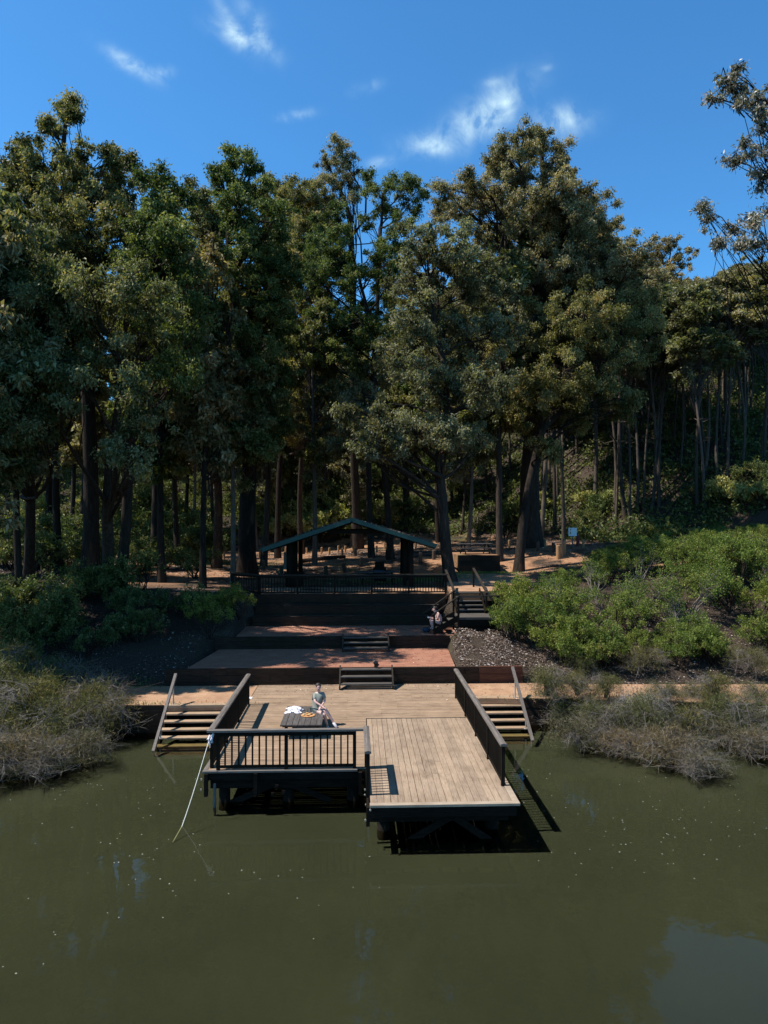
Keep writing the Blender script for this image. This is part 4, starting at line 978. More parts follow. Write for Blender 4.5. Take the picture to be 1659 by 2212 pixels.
def gum(label, base, r0, crown, dctr, seed, mat='gum', nleaf=400, size=0.185, width=0.078, dj=2.2, fork=None, group='tall gum trees around the lake clearing', bark_='bark', dens=7.0, extra=True, hlim=None, name='gum_tree', subr=1.0, limb=1.0):
    """crown: list of (px,py,radius px) seen at the tree's own distance dctr"""
    r = np.random.default_rng(seed)
    base = np.asarray(base, float); cs = []; Rs = []
    for (px, py, rp) in crown:
        d = dctr+r.uniform(-dj, dj)*1.0; R = rp/F*d
        cs.append(PD(px, py, d)); Rs.append(R)
        if extra and rp > 28: cs.append(PD(px+r.uniform(-.4, .4)*rp, py+0.35*rp+r.uniform(0, .4)*rp, d+R*1.3+r.uniform(0, 2.5))); Rs.append(R*0.9)
    cs = np.array(cs); Rs = np.array(Rs)
    t = thing(name, label, 'tree', base, group)
    (V, Q, T), P, own = crown_arrays(cs, Rs, nleaf, size, width, r, dens, subr=subr)
    me = arr_mesh('crown', V-base, Q, mat, T); o = bpy.data.objects.new('crown', me); COL.objects.link(o); o.parent = t
    # trunk
    top = cs[np.argmax(cs[:, 2])]; zc = np.percentile(cs[:, 2], 30)
    cen = cs.mean(0)
    forkp = np.array([base[0]*0.55+cen[0]*0.45, base[1]*0.55+cen[1]*0.45, max(base[2]+6, zc-2.0)]) if fork is None else np.asarray(fork, float)
    mb = MB(); mb2 = []
    tp = path_pts(base-[0, 0, 0.3], forkp, r, 7, 0.012); rr = [r0*(1.35 if i == 0 else 1.0)*(1-0.35*i/7) for i in range(8)]
    tp2 = path_pts(forkp, top, r, 6, 0.05)
    mb.tube(tp+tp2[1:], rr+[r0*0.62*(1-0.8*i/6) for i in range(1, 7)], 14, wob=0.10, cap=False)
    spine = np.array(tp[4:]+tp2); srad = np.array([r0*0.7]*4+[r0*0.62*(1-0.8*i/6) for i in range(7)])
    for i, (c, R) in enumerate(zip(cs, Rs)):
        dz = spine[:, 2]-(c[2]-np.linalg.norm(spine[:, :2]-c[:2], axis=1)*0.55-0.5)
        j = int(np.argmin(np.abs(dz))); st = spine[j]; rs = max(0.05, min(srad[j]*0.55, 0.05+R*0.06))*limb
        pp = path_pts(st, c, r, 5, 0.09); mb.tube(pp, [rs*(1-0.72*q/5) for q in range(6)], 6, cap=False)
        sub = P[own == i]
        if len(sub):
            A_ = np.array([pp[2+int(x)] for x in r.integers(0, 4, len(sub))]); mid = A_*0.5+sub*0.5+r.normal(size=sub.shape)*0.18
            mb2.append(segs(A_, mid, 0.035, 0.022)); mb2.append(segs(mid, sub, 0.022, 0.008))
    VV = np.concatenate(mb.V); F4 = [f for f in mb.F if len(f) == 4]
    parts = [(VV, np.array(F4))]+mb2
    V, Q, T = cat(parts); me = arr_mesh('trunk', V-base, Q, bark_, T); o = bpy.data.objects.new('trunk', me); COL.objects.link(o); o.parent = t
    return t
def onG(px, d):
    p = PD(px, 1119, d); p[2] = float(G(p[0], p[1])); return p

gum('big gum at the far left with a leafy sprig poking above its crown', onG(195, 44), 0.5,
    [(30, 360, 60), (95, 345, 55), (160, 345, 50), (50, 430, 70), (130, 430, 70), (210, 405, 58), (262, 385, 42), (20, 520, 70), (100, 540, 80), (190, 500, 80), (262, 460, 55), (278, 345, 16), (238, 320, 14), (100, 272, 13), (116, 280, 12), (106, 262, 10), (150, 228, 11), (160, 215, 9), (138, 235, 10), (162, 245, 9), (145, 250, 8), (235, 345, 22)], 39, 1, 'gum')
gum('leaning gum at the left edge with low dark foliage', onG(62, 42), 0.32,
    [(20, 640, 80), (100, 660, 90), (30, 760, 80), (120, 780, 70), (-40, 700, 90), (-60, 500, 90), (60, 880, 60), (0, 900, 70), (-30, 590, 80), (150, 600, 60), (60, 560, 80), (80, 720, 80)], 30, 2, 'gum', size=0.155, width=0.062)
gum('left of two close dark trunks on the left bank', onG(229, 38.5), 0.34,
    [(200, 640, 75), (270, 600, 70), (220, 740, 75), (300, 720, 65), (290, 840, 45), (248, 975, 32), (270, 940, 34), (235, 990, 22), (330, 900, 50), (170, 850, 55), (310, 980, 40), (160, 680, 60), (330, 640, 60), (130, 800, 60), (260, 780, 70)], 30.5, 3, 'gum', dj=1.8, extra=False, dens=4.2, size=0.16, width=0.065)
gum('right of two close dark trunks on the left bank', onG(258, 38.8), 0.30,
    [(330, 490, 58), (325, 425, 45), (378, 430, 35), (370, 520, 60), (345, 385, 26), (365, 600, 60), (310, 560, 60), (400, 660, 60), (340, 700, 60), (380, 790, 55)], 33, 4, 'gum_green')
gum('twin stemmed gum just left of the thick trunk', onG(468, 56), 0.38,
    [(430, 455, 50), (422, 412, 26), (470, 480, 50), (450, 560, 60), (420, 720, 70), (480, 800, 65), (400, 830, 60), (470, 650, 60), (440, 920, 50), (380, 930, 50)], 48, 5, 'gum')
gum('thickest dark trunk left of the shelter with a narrow topknot', onG(535, 50), 0.66,
    [(498, 340, 26), (532, 345, 26), (475, 372, 18), (512, 385, 32), (548, 365, 16), (485, 405, 22), (520, 440, 42), (562, 425, 38), (530, 540, 70), (590, 480, 55), (615, 570, 60), (540, 640, 70), (600, 690, 60), (520, 750, 70), (590, 800, 60), (540, 880, 60), (470, 920, 45), (600, 910, 45), (560, 960, 35)], 44, 6, 'gum_green')
gum('slim gum behind the shelter left side', onG(652, 78), 0.3,
    [(640, 420, 42), (612, 425, 30), (690, 440, 42), (650, 500, 55), (640, 600, 55), (695, 560, 50), (700, 640, 40), (650, 700, 50), (680, 780, 60), (640, 880, 60), (700, 900, 50)], 64, 7, 'gum')
gum('open crowned gum whose thin top rises over the centre', onG(775, 80), 0.5,
    [(735, 328, 30), (702, 345, 24), (765, 362, 24), (722, 378, 30), (752, 405, 22), (700, 395, 20), (735, 440, 22), (760, 430, 16), (725, 300, 12)], 66, 8, 'gum_olive', nleaf=300, extra=False)
gum('gum with dark forked crown above the shelter ridge', onG(803, 62), 0.26,
    [(798, 398, 26), (828, 412, 28), (872, 400, 32), (908, 408, 24), (890, 435, 30), (815, 450, 26), (845, 390, 16), (850, 460, 22), (790, 480, 18)], 60, 9, 'gum_green', nleaf=330, extra=False)
gum('gum with spreading dark limbs in the centre of the forest', onG(844, 57), 0.27,
    [(720, 570, 45), (760, 605, 42), (700, 620, 36), (800, 580, 36), (830, 620, 30), (680, 590, 34), (820, 540, 24), (745, 560, 30), (760, 700, 50), (800, 690, 45), (720, 690, 50), (820, 730, 50), (700, 770, 50), (780, 790, 55), (740, 740, 50), (700, 500, 36), (735, 505, 28), (690, 550, 38), (855, 520, 32), (872, 478, 30), (835, 570, 34), (722, 455, 24)], 56, 10, 'gum_green', extra=False)
gum('tall dark gum trunk at the right corner of the shelter platform', onG(975, 42.6), 0.38,
    [(980, 520, 55), (905, 520, 46), (885, 600, 55), (960, 620, 65), (1045, 600, 70), (960, 720, 65), (895, 700, 55), (850, 765, 48), (905, 800, 58), (980, 820, 65), (1055, 830, 60), (785, 850, 46), (742, 905, 38), (820, 905, 55), (900, 925, 52), (980, 935, 42), (1035, 940, 34), (728, 955, 24), (790, 962, 32), (850, 960, 30), (1060, 720, 65)], 42, 11, 'gum_olive', dj=2.6)
gum('largest gum with leaning pale trunk and the tallest crown at right', onG(1146, 58), 0.85,
    [(955, 405, 26), (990, 445, 48), (1040, 405, 46), (1090, 335, 42), (1130, 300, 38), (1178, 297, 32), (1200, 340, 38), (1110, 380, 52), (1180, 400, 56), (1240, 405, 48), (1290, 445, 42), (1230, 470, 66), (1310, 500, 46), (1150, 470, 66), (1060, 480, 66), (1150, 580, 75), (1250, 580, 75), (1340, 570, 55), (1380, 535, 34), (1395, 600, 46), (1005, 380, 16)], 52, 12, 'gum_olive', dj=3)
gum('straight rough trunk beside the leaning pale one', onG(1120, 50), 0.36,
    [(1160, 700, 75), (1260, 680, 75), (1355, 660, 65), (1220, 800, 66), (1300, 780, 66), (1140, 830, 55), (1140, 900, 42), (1395, 740, 55), (1230, 880, 45), (1080, 780, 50), (1330, 860, 45), (1180, 960, 30)], 50, 13, 'gum', dj=2.5)
gum('narrow gum crown on the right skyline', onG(1430, 95), 0.35,
    [(1425, 545, 30), (1448, 525, 22), (1440, 590, 38), (1480, 560, 26), (1492, 545, 16), (1470, 610, 34), (1420, 660, 45), (1500, 640, 36), (1450, 720, 50)], 92, 14, 'gum_olive', size=0.3, width=0.12, nleaf=230, dens=3)
gum('broad olive gum crown on the far right ridge', onG(1590, 92), 0.35,
    [(1530, 628, 30), (1565, 600, 26), (1605, 585, 32), (1655, 572, 32), (1550, 670, 42), (1610, 645, 45), (1665, 640, 45), (1590, 720, 50), (1650, 740, 50), (1520, 730, 45)], 88, 16, 'gum_olive', size=0.28, width=0.12, nleaf=230, dens=3)
gum('leafy green gum filling the skyline left of centre', onG(600, 72), 0.3,
    [(575, 402, 30), (610, 395, 30), (650, 402, 32), (685, 412, 30), (600, 450, 42), (655, 460, 45), (700, 470, 34), (630, 520, 50), (690, 530, 42), (720, 560, 36), (580, 520, 45), (870, 560, 36), (850, 610, 40)], 70, 17, 'gum', size=0.22, width=0.095, nleaf=300, dens=4)
gum('close sunlit gum reaching branches in from the right edge', onG(1890, 33), 0.22,
    [(1558, 168, 24), (1590, 190, 24), (1600, 150, 18), (1640, 215, 34), (1600, 232, 20), (1660, 260, 30), (1545, 215, 14), (1650, 330, 28), (1610, 322, 24), (1580, 345, 14), (1645, 385, 24), (1700, 300, 40), (1515, 450, 13), (1530, 480, 16), (1555, 520, 14), (1590, 490, 20), (1625, 480, 26), (1650, 520, 26), (1600, 525, 16), (1690, 480, 40), (1720, 400, 50), (1760, 250, 60), (1780, 500, 60)], 30, 15, 'gum_blue', nleaf=230, size=0.19, width=0.06, extra=False, dj=1.2, dens=16, subr=0.7, limb=0.45)

# generic slender forest trees (variants shared by copies)
def forest_tree(seed, h, r0, mat, bark_='bark', nl=110, size=0.34, width=0.14, lo=0.36, n=18):
    r = np.random.default_rng(seed)
    t = thing('forest_gum', None, 'tree', (0, 0, 0))
    cs = []; Rs = []
    for i in range(n):
        z = h*(lo+(0.97-lo)*(i/(n-1))); a = r.uniform(0, 2*PI); rad_ = (1.0+2.4*math.sin(PI*min(1, (i+1)/n)))*r.uniform(0.3, 1)
        cs.append((math.cos(a)*rad_, math.sin(a)*rad_, z+r.uniform(-.8, .8))); Rs.append(r.uniform(1.0, 1.9))
    cs = np.array(cs)
    (V, Q, T), P, own = crown_arrays(cs, Rs, nl*2.0, size, width, r, 4.0)
    o = bpy.data.objects.new('crown', arr_mesh('crown', V, Q, mat, T)); COL.objects.link(o); o.parent = t
    mb = MB(); tp = path_pts((0, 0, -0.5), (r.uniform(-.8, .8), r.uniform(-.8, .8), h*0.97), r, 9, 0.012)
    mb.tube(tp, [r0*(1.25 if i == 0 else 1)*(1-0.8*i/9) for i in range(10)], 9, cap=False, wob=0.1)
    sp = np.array(tp)
    for c in cs:
        j = int(np.argmin(np.abs(sp[:, 2]-(c[2]-1.8)))); pp = path_pts(sp[j], c, r, 4, 0.08); mb.tube(pp, [r0*0.32*(1-0.7*q/4) for q in range(5)], 5, cap=False)
    for i in range(5):  # dead side limbs lower down
        j = 3+i % 3; d = r.normal(size=3); d[2] = abs(d[2])*0.4; d /= np.linalg.norm(d); mb.tube(path_pts(sp[j], sp[j]+d*r.uniform(1, 2.4), r, 3, 0.1), [0.05, 0.04, 0.02, 0.01], 4, cap=False)
    V, Q, T = cat([(np.concatenate(mb.V), np.array([f for f in mb.F if len(f) == 4]))]+[segs(sp[np.clip((P[:, 2]/h*9-0.7).astype(int), 4, 8)], P, 0.03, 0.01)])
    o = bpy.data.objects.new('trunk', arr_mesh('trunk', V, Q, bark_, T)); COL.objects.link(o); o.parent = t
    return t
SKYX = [-400, 0, 150, 280, 330, 440, 560, 640, 670, 690, 860, 880, 1000, 1100, 1200, 1300, 1400, 1500, 1560, 1660, 2200]
SKYY = [300, 360, 330, 370, 420, 450, 450, 450, 480, 620, 620, 470, 470, 370, 350, 480, 565, 600, 570, 550, 480]
FH = [24, 22, 26, 21, 23, 25, 24, 26]
def cap_scale(x, y, kd, sc):
    c = np.array([x, y, 0.0])-EYE; d = float(np.dot(c, fwd)); px = 829.5+float(np.dot(c, rgt))/d*F
    lim = min(float(np.interp(px+q, SKYX, SKYY)*-1) for q in (-25, 0, 25))*-1
    zt = H+(1119-lim)/F*d; return max(0.25, min(sc, (zt-float(G(x, y)))/(FH[kd]*1.07)))
FT = [forest_tree(101, 24, 0.26, 'gum'), forest_tree(102, 22, 0.22, 'gum_olive'), forest_tree(103, 26, 0.30, 'gum_green'), forest_tree(104, 21, 0.2, 'gum_olive', 'bark_pale'), forest_tree(105, 23, 0.24, 'gum', 'bark_pale'),
      forest_tree(106, 25, 0.17, 'gum_olive', 'bark_pale', lo=0.66, n=10), forest_tree(107, 24, 0.15, 'gum', 'bark_pale', lo=0.70, n=9), forest_tree(108, 26, 0.18, 'gum_olive', 'bark_pale', lo=0.68, n=10)]
used = [False]*8
def put_forest(i, p, sc, label, group, rz=None, tilt=(0, 0)):
    rz = random.random()*6.28 if rz is None else rz
    c_ = cap_scale(float(p[0]), float(p[1]), i, 9.0); sc = (min(sc[0], c_*1.3), min(sc[1], c_*1.3), min(sc[2], c_)) if isinstance(sc, tuple) else min(sc, c_)
    if not used[i]:
        used[i] = True; o = FT[i]; o.location = tuple(float(x) for x in p); o.rotation_euler = (tilt[0], tilt[1], rz); o.scale = (sc, sc, sc) if not isinstance(sc, tuple) else sc; o['label'] = label; o['group'] = group; return o
    return copy_tree(FT[i], p, rz, sc, label, group, tilt)
# trunks one can pick out between the shelter and the hill
MIDT = [(150, 1185, 12, 0), (336, 1170, 10, 2), (386, 1222, 13, 0), (271, 1200, 8, 1), (412, 1165, 8, 3), (503, 1258, 10, 4), (572, 1150, 11, 0), (700, 1150, 7, 3), (878, 1120, 13, 0), (948, 1172, 12, 2), (1008, 1200, 9, 3), (1050, 1075, 6, 1),
        (1080, 1212, 15, 4), (1166, 1172, 11, 2), (1198, 1148, 11, 4), (1218, 1172, 9, 1), (1285, 1085, 11, 0), (1326, 1118, 7, 1), (1407, 1098, 13, 4), (1424, 1096, 9, 0), (1507, 1100, 10, 3), (1521, 1098, 12, 4), (1550, 1040, 9, 0), (1572, 1040, 9, 3), (1602, 1010, 8, 1), (1646, 1000, 14, 4), (100, 1150, 12, 2), (20, 1190, 14, 0), (460, 1160, 9, 1)]
MIDT.sort(); R0S = [0.26, 0.22, 0.30, 0.2, 0.24, 0.17, 0.15, 0.18]
for i, (px, py, wpx, kd) in enumerate(MIDT):
    kd = kd if px < 1150 else 5+kd % 3
    p = PG(px, py, 38); d = dist(p); rr = wpx/2/F*d; s_ = rr/R0S[kd]; hs = np.clip(0.5+s_*0.55, 0.85, 1.35)
    put_forest(kd, p, (float(s_*0.5+hs*0.5) if s_ < 1.6 else 1.4, float(s_*0.5+hs*0.5) if s_ < 1.6 else 1.4, float(hs)), f'slender gum, {ORD[i]} from the left among thin trunks behind the clearing', 'slender gums behind the clearing')
# mass of trees up the hillside
cnt = 0
pts = []
r_ = np.random.default_rng(77)
while len(pts) < 165:
    d = 82+88*r_.random()**1.15; ax = r_.uniform(-0.60, 0.60); x = ax*d+d*math.sin(YAW); y = d
    if all((x-a)**2+(y-b)**2 > (2.6+0.012*d)**2 for a, b in pts): pts.append((x, y))
for x, y in pts:
    sc = r_.uniform(0.72, 1.02); px = (x-y*math.tan(YAW))/y*F+829.5; kd = int(r_.integers(0, 5)) if px < 1080 or y > 112 else int(r_.integers(5, 8))
    put_forest(kd, (x, y, float(G(x, y))), float(sc), 'gum tree in the dense hillside forest behind the clearing', 'hillside gum trees', tilt=(r_.uniform(-.03, .03), r_.uniform(-.03, .03)))
for i in range(105):
    px = r_.uniform(1120, 1720); d = r_.uniform(64, 108); p = onG(px, d); kd = int(r_.integers(5, 8)); w_ = r_.uniform(0.6, 1.25)
    put_forest(kd, p, (float(w_), float(w_), float(r_.uniform(0.95, 1.3))), 'thin straight gum in the packed stand on the right slope', 'thin gums packed on the right slope', tilt=(r_.uniform(-.03, .03), r_.uniform(-.03, .03)))
# trees beside the frame on the left that shade the bank and terraces, and more on the right hill
for i, (x, y, kd, sc) in enumerate([(-15.9, 30.6, 0, 0.95), (-15.5, 28.7, 1, 0.85), (-17.6, 32.2, 2, 0.95), (-21.5, 30.5, 1, 1.0), (-16.8, 36, 1, 0.9), (-24, 38, 2, 1.1), (-28, 45, 0, 1.1), (-31, 52, 2, 1.1), (-12, 44, 2, 1.2), (-19, 46, 0, 1.15), (-9, 41.5, 1, 1.1), (-16, 56, 2, 1.2), (-24, 62, 1, 1.1), (-8, 60, 0, 1.15), (-3.5, 57, 4, 1.1)]):
    put_forest(kd, (x, y, float(G(x, y))), sc, f'broad shade gum on the left bank, {ORD[i]} one inland from the lake', 'shade gums on the left bank')

# shrubs
def shrub(seed, mat, R=1.3, h=2.4, nl=140, size=0.085, width=0.042, name='shrub', dead=True, nc=9):
    r = np.random.default_rng(seed); t = thing(name, None, 'shrub', (0, 0, 0))
    cs = []; Rs = []
    for i in range(nc):
        a = r.uniform(0, 2*PI); q = R*math.sqrt(r.random()); cs.append((math.cos(a)*q, math.sin(a)*q, h*(0.35+0.5*r.random()*(1-0.4*q/R)))); Rs.append(r.uniform(0.38, 0.62)*R/1.3)
    cs = np.array(cs); P = []; own = []
    for i, (c, q) in enumerate(zip(cs, Rs)):
        s_ = subclumps(c, q, r, dens=38); P.append(s_); own += [i]*len(s_)
    P = np.concatenate(P); sr = 0.13+0.12*r.random(len(P)); base = r.random(len(P))
    idx = np.repeat(np.arange(len(P)), nl); d = r.normal(size=(len(idx), 3)); d /= np.linalg.norm(d, axis=1)[:, None]; d *= (r.random(len(idx))**0.5)[:, None]*sr[idx][:, None]
    C = P[idx]+d; V, Q, T = leaves(C, size, width, -0.35, np.clip(0.55*base[idx]+0.5*r.random(len(idx)), 0, 1), r=r)
    o = bpy.data.objects.new('foliage', arr_mesh('foliage', V, Q, mat, T)); COL.objects.link(o); o.parent = t
    mb = MB(); parts = []
    for i, c in enumerate(cs):
        a = r.uniform(0, 2*PI); pp = path_pts((math.cos(a)*0.12, math.sin(a)*0.12, -0.2), c, r, 4, 0.08); mb.tube(pp, [0.04, 0.033, 0.025, 0.018, 0.01], 5, cap=False)
        sub = P[np.array(own) == i]; A_ = np.array([pp[int(x)] for x in r.integers(2, 5, len(sub))]); parts.append(segs(A_, sub, 0.012, 0.005))
    V, Q, T = cat([(np.concatenate(mb.V), np.array(mb.F))]+parts)
    o = bpy.data.objects.new('stems', arr_mesh('stems', V, Q, 'twig' if dead else 'bark', T)); COL.objects.link(o); o.parent = t
    return t
class Kit:
    def __init__(s, protos): s.p = protos; s.used = [False]*len(protos)
    def put(s, i, p, sc, label, group, rz=None):
        i = i % len(s.p); rz = random.random()*6.28 if rz is None else rz; sc = (sc, sc, sc) if not isinstance(sc, tuple) else sc
        if not s.used[i]:
            s.used[i] = True; o = s.p[i]; o.location = tuple(float(x) for x in p); o.rotation_euler[2] = rz; o.scale = sc; o['label'] = label; o['group'] = group; return o
        return copy_tree(s.p[i], p, rz, sc, label, group)
KS = Kit([shrub(201, 'shrub', nl=42, dead=False), shrub(202, 'shrub', 1.5, 2.2, nl=42, dead=False), shrub(203, 'shrub', 1.2, 2.7, nl=42, dead=False, nc=11), shrub(204, 'shrub', 1.4, 2.4, nl=20)])
KU = Kit([shrub(211, 'under', 1.3, 2.2, 22, 0.13, 0.06, dead=False), shrub(212, 'under', 1.5, 2.8, 20, 0.14, 0.06, dead=False), shrub(213, 'under', 1.2, 1.6, 20, 0.12, 0.06, dead=False)])
KW = Kit([shrub(221, 'wattle', 1.4, 2.6, 22, 0.17, 0.08, dead=False, nc=8), shrub(222, 'wattle', 1.3, 2.0, 20, 0.16, 0.08, dead=False, nc=7)])
# right hand mass
i = 0; r2 = np.random.default_rng(31)
for v in np.arange(30.6, 60, 2.15):
    u0 = 6.9+(v-33)*0.36 if v > 33 else 7.6+(33-v)*0.5
    for u in np.arange(u0+0.3, 0.56*v+2.5, 2.2):
        uu = u+r2.uniform(-.5, .5); vv = v+r2.uniform(-.5, .5)
        if r2.random() < 0.10: continue
        if vv < 33 and r2.random() < 0.25: continue
        sc = r2.uniform(0.95, 1.3)*(0.8 if vv < 32 else 1)
        px_ = 829.5+(uu-vv*math.tan(YAW))/vv*F
        lim = float(np.interp(px_, [1060, 1100, 1180, 1250, 1300, 1400, 1659], [1275, 1240, 1218, 1205, 1178, 1140, 1120]))
        sc = min(sc, (H+(1119-lim)/F*vv-float(G(uu, vv)))/2.75)
        if sc < 0.4: continue
        KS.put(int(r2.integers(0, 4)), (uu, vv, float(G(uu, vv))-0.05), float(sc), 'bright green bushy shrub in the thicket right of the terraces', 'green shrub thicket right of the terraces'); i += 1
for (uu, vv, kd, sc) in ((8.6, 30.3, 0, .7), (10.4, 29.9, 1, .75), (12.0, 30.2, 2, .7), (13.8, 29.8, 0, .8), (15.4, 30.0, 1, .8), (9.6, 31.2, 2, .8)):
    KS.put(kd, (uu, vv, float(G(uu, vv))-0.05), sc, 'low green shrub at the lower fringe of the thicket above the sandy path', 'green shrub thicket right of the terraces')
for (px, py, kd, sc, lb) in [(1110, 1385, 0, 0.95, 'round green shrub nearest the staircase at the left end of the thicket'), (1160, 1395, 2, 0.95, 'green shrub leaning over the litter slope beside the lower wall'), (1140, 1340, 1, 1.0, 'green shrub rising behind the nearest one by the staircase'), (1215, 1425, 0, 0.9, 'low green shrub at the front of the thicket above the sandy path')]:
    p = PG(px, py, 27); KS.put(kd, p, sc, lb, 'green shrub thicket right of the terraces')
# left bank shrubs
LS = [(452, 1395, 0, 0.9), (520, 1372, 1, 0.75), (430, 1330, 2, 0.9), (60, 1440, 2, 0.9), (10, 1420, 1, 1.0), (120, 1400, 0, 0.9), (190, 1420, 3, 0.7), (300, 1300, 1, 1.1), (160, 1290, 2, 1.1), (30, 1330, 0, 1.1), (350, 1230, 2, 1.2), (440, 1215, 1, 1.35), (420, 1250, 0, 1.1), (90, 1240, 2, 1.4), (220, 1240, 1, 1.2)]
for i, (px, py, kd, sc) in enumerate(sorted(LS)):
    p = PG(px, py, 25); (KS if (px, py) in ((452, 1395), (520, 1372)) else KU).put(kd, p, sc, f'green bank shrub, {ORD[i]} from the left in the shade left of the terraces', 'shrubs on the left bank')
# understory behind the clearing
r3 = np.random.default_rng(41); n = 0
while n < 125:
    d = 79+56*r3.random()**1.2; ax = r3.uniform(-0.58, 0.58); x = ax*d+d*math.tan(YAW); y = d
    if x > 12 and d < 84: d = d-1.15*(x-12)*0.8; y = d
    px_ = 829.5+ax*F; sunny = (620 < px_ < 790 and d < 86)
    if sunny: n += 1; continue
    KU.put(int(r3.integers(0, 3)), (x, y, float(G(x, y))), float(r3.uniform(1.4, 2.6))*(0.6 if px_ > 1150 else 1), 'green understory shrub at the foot of the hillside trees', 'understory shrubs behind the clearing'); n += 1
r4 = np.random.default_rng(66)
for i in range(46):
    px = r4.uniform(-60, 470); d = r4.uniform(44, 82) if px < 400 else r4.uniform(60, 66)
    p = onG(px, d); KU.put(int(r4.integers(0, 3)), p, float(r4.uniform(0.9, 1.8)), 'dark green understory shrub among the trunks on the left', 'understory shrubs on the left')
for i in range(16):
    p = PG(r4.uniform(-20, 400), r4.uniform(1290, 1420), 25); KU.put(int(r4.integers(0, 3)), p, float(r4.uniform(0.5, 1.0)), 'small dark shrub on the shaded left bank', 'small shrubs on the left bank')
WT = [(640, 1178, 0, 1.6), (668, 1172, 1, 1.9), (700, 1170, 0, 2.1), (735, 1165, 1, 2.0), (600, 1172, 0, 1.3), (685, 1150, 0, 2.2), (765, 1172, 1, 1.2), (1180, 1120, 0, 1.2), (1150, 1140, 1, 1.1), (1330, 1110, 0, 1.0), (1545, 1090, 1, 1.3), (1575, 1100, 0, 1.2), (1610, 1105, 1, 1.4), (1650, 1100, 0, 1.3), (70, 1130, 0, 1.5), (180, 1120, 1, 1.4), (1270, 1100, 1, 1.1), (900, 1110, 1, 1.3), (1000, 1080, 0, 1.2), (560, 1120, 1, 1.2)]
for i, (px, py, kd, sc) in enumerate(sorted(WT)):
    p = PG(px, py, 52); KW.put(kd, p, sc, f'pale yellow green bush, {ORD[i]} from the left at the forest edge', 'yellow green bushes at the forest edge')

# wispy bushes over the water
def wispy(seed, mat, R=1.5, h=1.5, nb=26, name='wispy_bush', dead=0.25, per=300, tw='twig'):
    r = np.random.default_rng(seed); t = thing(name, None, 'bush', (0, 0, 0)); pts_ = []; br_ = MB(); dd = MB(); dtw = []
    for i in range(nb):
        a = r.uniform(0, 2*PI); L = R*r.uniform(0.5, 1.1); z1 = h*r.uniform(0.45, 1.05)
        per_ = per; P = [np.array([math.cos(a)*L*s_+r.normal()*0.09, math.sin(a)*L*s_+r.normal()*0.05, z1*math.sin(PI*(0.06+0.86*s_))+0.02]) for s_ in np.linspace(0, 1, 7)]
        if r.random() < dead:
            dd.tube(P, [0.022-0.003*q for q in range(7)], 5, cap=False)
            A_ = np.array([P[int(x)] for x in r.integers(2, 7, 22)]); B_ = A_+r.normal(size=(22, 3))*np.array([0.35, 0.35, 0.22]); dtw.append(segs(A_, B_, 0.009, 0.003))
            B2 = np.repeat(B_, 3, 0)*1.0; dtw.append(segs(np.repeat(A_, 3, 0)*0.4+B2*0.6, B2+r.normal(size=B2.shape)*0.16, 0.005, 0.002))
            continue
        br_.tube(P, [0.022-0.003*q for q in range(7)], 5, cap=False)
        s_ = r.random(per)*5+1; k_ = s_.astype(int); f_ = (s_-k_)[:, None]; PP = np.array(P)
        b0 = PP[k_]*(1-f_)+PP[np.minimum(k_+1, 6)]*f_
        sp = r.normal(size=(per, 3))*np.array([0.22, 0.22, 0.16]); pts_.append(b0+sp)
    C = np.concatenate(pts_); N = len(C)
    V, Q, T = leaves(C, 0.21, 0.013, -0.15, np.clip(r.random(N), 0, 1), r=r)
    o = bpy.data.objects.new('foliage', arr_mesh('foliage', V, Q, mat, T)); COL.objects.link(o); o.parent = t
    parts = [(np.concatenate(br_.V), np.array(br_.F))]
    V, Q, T = cat(parts); o = bpy.data.objects.new('stems', arr_mesh('stems', V, Q, 'bark', T)); COL.objects.link(o); o.parent = t
    if dtw:
        V, Q, T = cat([(np.concatenate(dd.V), np.array(dd.F))]+dtw); o = bpy.data.objects.new('dead_branches', arr_mesh('dead_branches', V, Q, tw, T)); COL.objects.link(o); o.parent = t
    return t
KG = Kit([wispy(301, 'wispy'), wispy(302, 'wispy', 1.3, 1.8), wispy(303, 'wispy', 1.7, 1.4, nb=34, dead=0.4)])
KD = Kit([wispy(311, 'wispy_dry', 1.5, 1.1, dead=0.22, per=240), wispy(312, 'wispy_dry', 1.3, 0.9, dead=0.22, per=240)])
DB = wispy(321, 'wispy', 1.25, 1.2, nb=30, dead=0.8, per=200, tw='twig_pale')
DB.location = tuple(float(x) for x in PZ(205, 1545, 0.15)); DB['label'] = 'bleached dead bush with bare white twigs at the left lake edge'; DB['group'] = 'dead bushes'
copy_tree(DB, PZ(262, 1558, 0.1), 2.0, 0.62, 'smaller bleached dead bush next to the dark lake edge wall at left', 'dead bushes')
copy_tree(DB, PZ(1385, 1560, 0.3), 1.0, 0.75, 'dead bush with bare pale twigs among the right shore bushes', 'dead bushes')
GR = [(1190, 1480, .95, 1.0, 0), (1260, 1490, .95, 1.05, 1), (1340, 1490, .95, 1.0, 2), (1430, 1495, .95, 1.05, 0), (1520, 1500, .95, 1.0, 1), (1600, 1505, .95, 1.1, 2), (1680, 1505, .95, 1.1, 1)]
def at(px, py, z): return PZ(px, py, z)
